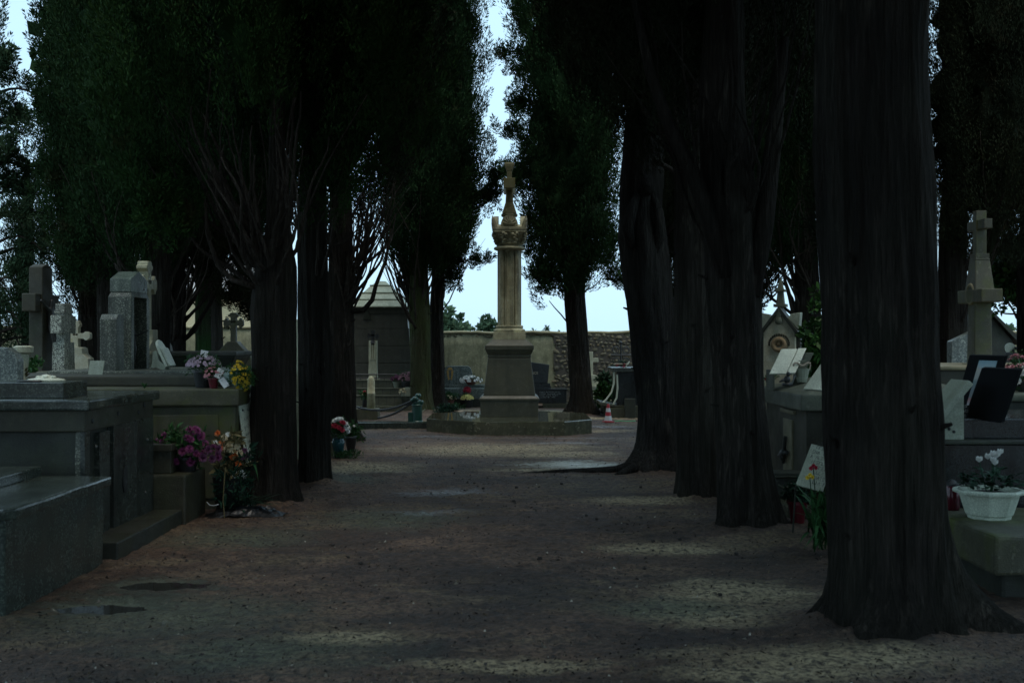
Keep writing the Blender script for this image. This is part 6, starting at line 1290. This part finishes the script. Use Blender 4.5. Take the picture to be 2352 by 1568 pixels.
nz_ = t.math('MULTIPLY', t.math('SUBTRACT', t.noise(14, 4), .5), .16)
t.set(t.ramp(t.math('ADD', hgt, nz_), [(0, (.02,.025,.03)), (.1, (.25,.26,.26)), (.22, (.25,.03,.02)), (.27, (.03,.035,.035)), (.42, (.02,.06,.07)), (.55, (.06,.13,.12)), (.62, (.3,.3,.26)), (.78, (.4,.38,.32)), (.84, (.28,.42,.46)), (1, (.08,.26,.36))]), .3)
o1, u1, v1, n1 = Vector((3.7, 9.2, 1.49)), Vector((.03,-.62,0)).normalized(), Vector((-.12,0,-.42)).normalized(), Vector((-1,0,-.28)).normalized()
c1 = o1+u1*.3+v1*.45; b = MB(); q = [o1-c1+u1*a+v1*d_+n1*.003 for a, d_ in ((.2,.04),(.5,.04),(.5,.41),(.2,.41))]; b.add(q+[p-n1*.003 for p in q], [(0,1,2,3),(7,6,5,4),(0,4,5,1),(1,5,6,2),(2,6,7,3),(3,7,4,0)]); obj('picture', b, t.m, P1)
plaque('plain black granite plaque with a chipped top edge leaning on the tomb', (3.55, 8.6, 1.4), (.04, -.55, 0), (-.13, 0, -.37), (-1, 0, -.33), .55, .4, .03, None, .02, .05, mat='slate_black', name='blank_plaque')
plaque('grey lettered plate half hidden under the black plaques', (3.3, 8.62, 1.12), (.4,-.1,0), (0,-.03,-.1), (-.2,-1,.2), .2, .13, .012, [(.02,.12),(.02,.14),(.02,.1)], .02, .036, ink='silver_ink', mat='granite_black', name='lettered_plate')
T = thing('tomb', 'broad tomb with a grey wet top behind the black granite one', 'tomb', (5.2, 10.9, 0)); b = MB(); b.ext(-1.6,1.5,-.8,.8,-.05,1.07); obj('chest', b, M['stone_dark'], T, .02); b = MB(); b.ext(-1.65,1.5,-.85,.85,1.068,1.13); obj('lid', b, M['stone_grey'], T, .02)
T = thing('tomb', 'low brownish tomb wall beneath the tall arched cross', 'tomb', (5.6, 12.7, 0)); b = MB(); b.ext(-1.5,1.4,-.7,1.2,-.05,1.3); obj('chest', b, M['stone_brown'], T, .02); b = MB(); b.ext(-1.55,1.45,-.75,1.25,1.298,1.34); obj('lid', b, M['stone_beige'], T, .015)
potplant('pot of pink and white flowers on the broad grey topped tomb', (gx(2340, 10.9), 10.9, 1.13), .06, .09, .12, 'terracotta', 'pink', .13, .2, 22, .035, 91, cz=.14, greenn=40, lo=.1)
T = thing('flower_pot', 'white roses drooping beside the pot of pink flowers', 'potted flowers', (gx(2352, 10.6), 10.6, 1.13)); obj('pot', pot_mesh(.05, .07, .1), M['black_plastic'], T); b = MB(); heads(b, dome(random.Random(92), 12, .1, .12, (0,0,.1), -.2), .04, random.Random(92), 12); obj('blossoms', b, M['white'], T); green(T, M['leaf'], (0,0,.12), .1, .1, 20, .04, 92)
T = thing('headstone', 'speckled blue grey headstone with a slanted top beside the tall cross', 'headstone', (gx(2202, 14.3), 14.3, 0)); b = MB(); b.prism([(-.12,0),(.25,0),(.25,1.78),(-.12,1.6)], -.08, .08); obj('slab', b, M['granite_blue'], T, .008)
T = thing('stone_cross', 'tall stone monument of a small cross over an arched ringed cross', 'grave cross', (gx(2250, 13.0), 13.0, 1.32))
b = MB(); b.box(0,0,1.22,.16,.16,.06); b.ext(-.06,.06,-.05,.05,1.27,1.77); b.ext(-.045,.045,-.24,.24,1.55,1.66); obj('top_cross', b, M['stone_moss'], T, .006)
b = MB(); b.box(0,0,-.02,.3,.3,.05); b.box(0,0,.02,.2,.24,.74,(.95,.8)); b.ext(-.12,.12,-.34,.34,.72,.87); b.box(0,0,.865,.22,.3,.36,(.75,.55)); b.ext(-.085,.085,-.09,.09,1.2,1.225); obj('arched_cross', b, M['stone_moss'], T, .012)
b = MB(); b.torus((-.1,-.0,.82), .105, .022, Matrix.Rotation(PI/2, 3, 'Z'), 24, 8); obj('ring', b, M['stone_beige'], T, smooth=True)
T = thing('chapel', 'small dark gabled stone chapel behind the tall cross', 'chapel', (gx(2265, 22), 22.0, 0)); b = MB(); b.prism([(-.52,-.05),(.52,-.05),(.52,1.62),(0,2.2),(-.52,1.62)], 0, 1.6); obj('wall', b, M['stone_dark'], T, .01); b = MB()
for k in (-1,1): b.prism([(0,2.2),(0,2.27),(.68*k,1.6),(.64*k,1.53),(.6*k,1.56)], -.1, 1.7)
obj('roof', b, M['stone_dark'], T, .006); b = MB(); b.prism([(-.24,0),(.24,0),(.24,1.0),(.15,1.2),(0,1.28),(-.15,1.2),(-.24,1.0)], -.02, .05); obj('door', b, M['iron'], T, .006)
T = thing('iron_cross', 'ornate iron grave cross with pale discs beyond the pink flowers', 'grave cross', (gx(2340, 17), 17.0, 0)); b = MB(); b.tube([(0,0,0),(0,0,1.65)], .02, 7); b.tube([(-.2,0,1.42),(.2,0,1.42)], .02, 7)
for i in range(12): a = i*.524; b.ball((.09*math.cos(a), 0, 1.42+.09*math.sin(a)), .025, 7, 5)
obj('cross', b, M['iron'], T); b = MB()
for k in (-1,1): b.lathe([(.08,-.01),(.08,.01)], 16); st = len(b.v)-32; b.xf(Matrix.Translation((.11*k,.05,1.5)) @ Matrix.Rotation(PI/2, 4, 'X'), st)
obj('disc', b, M['marble'], T)
for nm, lab, x, Y, w_, h_, mt in (('headstone', 'plain dark headstone in the shade behind the low tomb wall', 2160, 15.5, .5, 1.5, 'stone_dark'), ('headstone', 'plain pale headstone low behind the dark sarcophagus', 400, 19.2, .3, 1.35, 'stone_moss'), ('headstone', 'small mossy pointed headstone beside the marble stand', 385, 16.4, .16, 1.62, 'stone_moss')):
    T = thing(nm, lab, 'headstone', (gx(x, Y), Y, 0)); b = MB(); b.prism([(-w_/2,-.05),(w_/2,-.05),(w_/2,h_*.85),(w_*.3,h_*.95),(0,h_),(-w_*.3,h_*.95),(-w_/2,h_*.85)], -.06, .06); obj('slab', b, M[mt], T, .01)

# writing, bolts and emblems belong to the slab they sit on
for o in [o for o in bpy.data.objects if o.name.split('.')[0] in ('lettering', 'bolt', 'emblem', 'niche_lining', 'keyhole_plate', 'step_joint', 'rubble', 'soil') and o.parent]:
    sib = {q.name.split('.')[0]: q for q in o.parent.children if q is not o}
    pref = {'niche_lining': ('body',), 'keyhole_plate': ('door_panel',), 'step_joint': ('step',), 'rubble': ('mortar',), 'soil': ('trough', 'bowl')}.get(o.name.split('.')[0], ('gable', 'slab', 'pedestal', 'bracket'))
    if o.parent.name.startswith('grave') and 'headstone' in sib: pref = ('chest',) if 'chest' in sib and o.location.length < .01 else ('headstone',)
    for k in pref:
        if k in sib and sib[k].location.length < 1e-6: o.parent = sib[k]; break
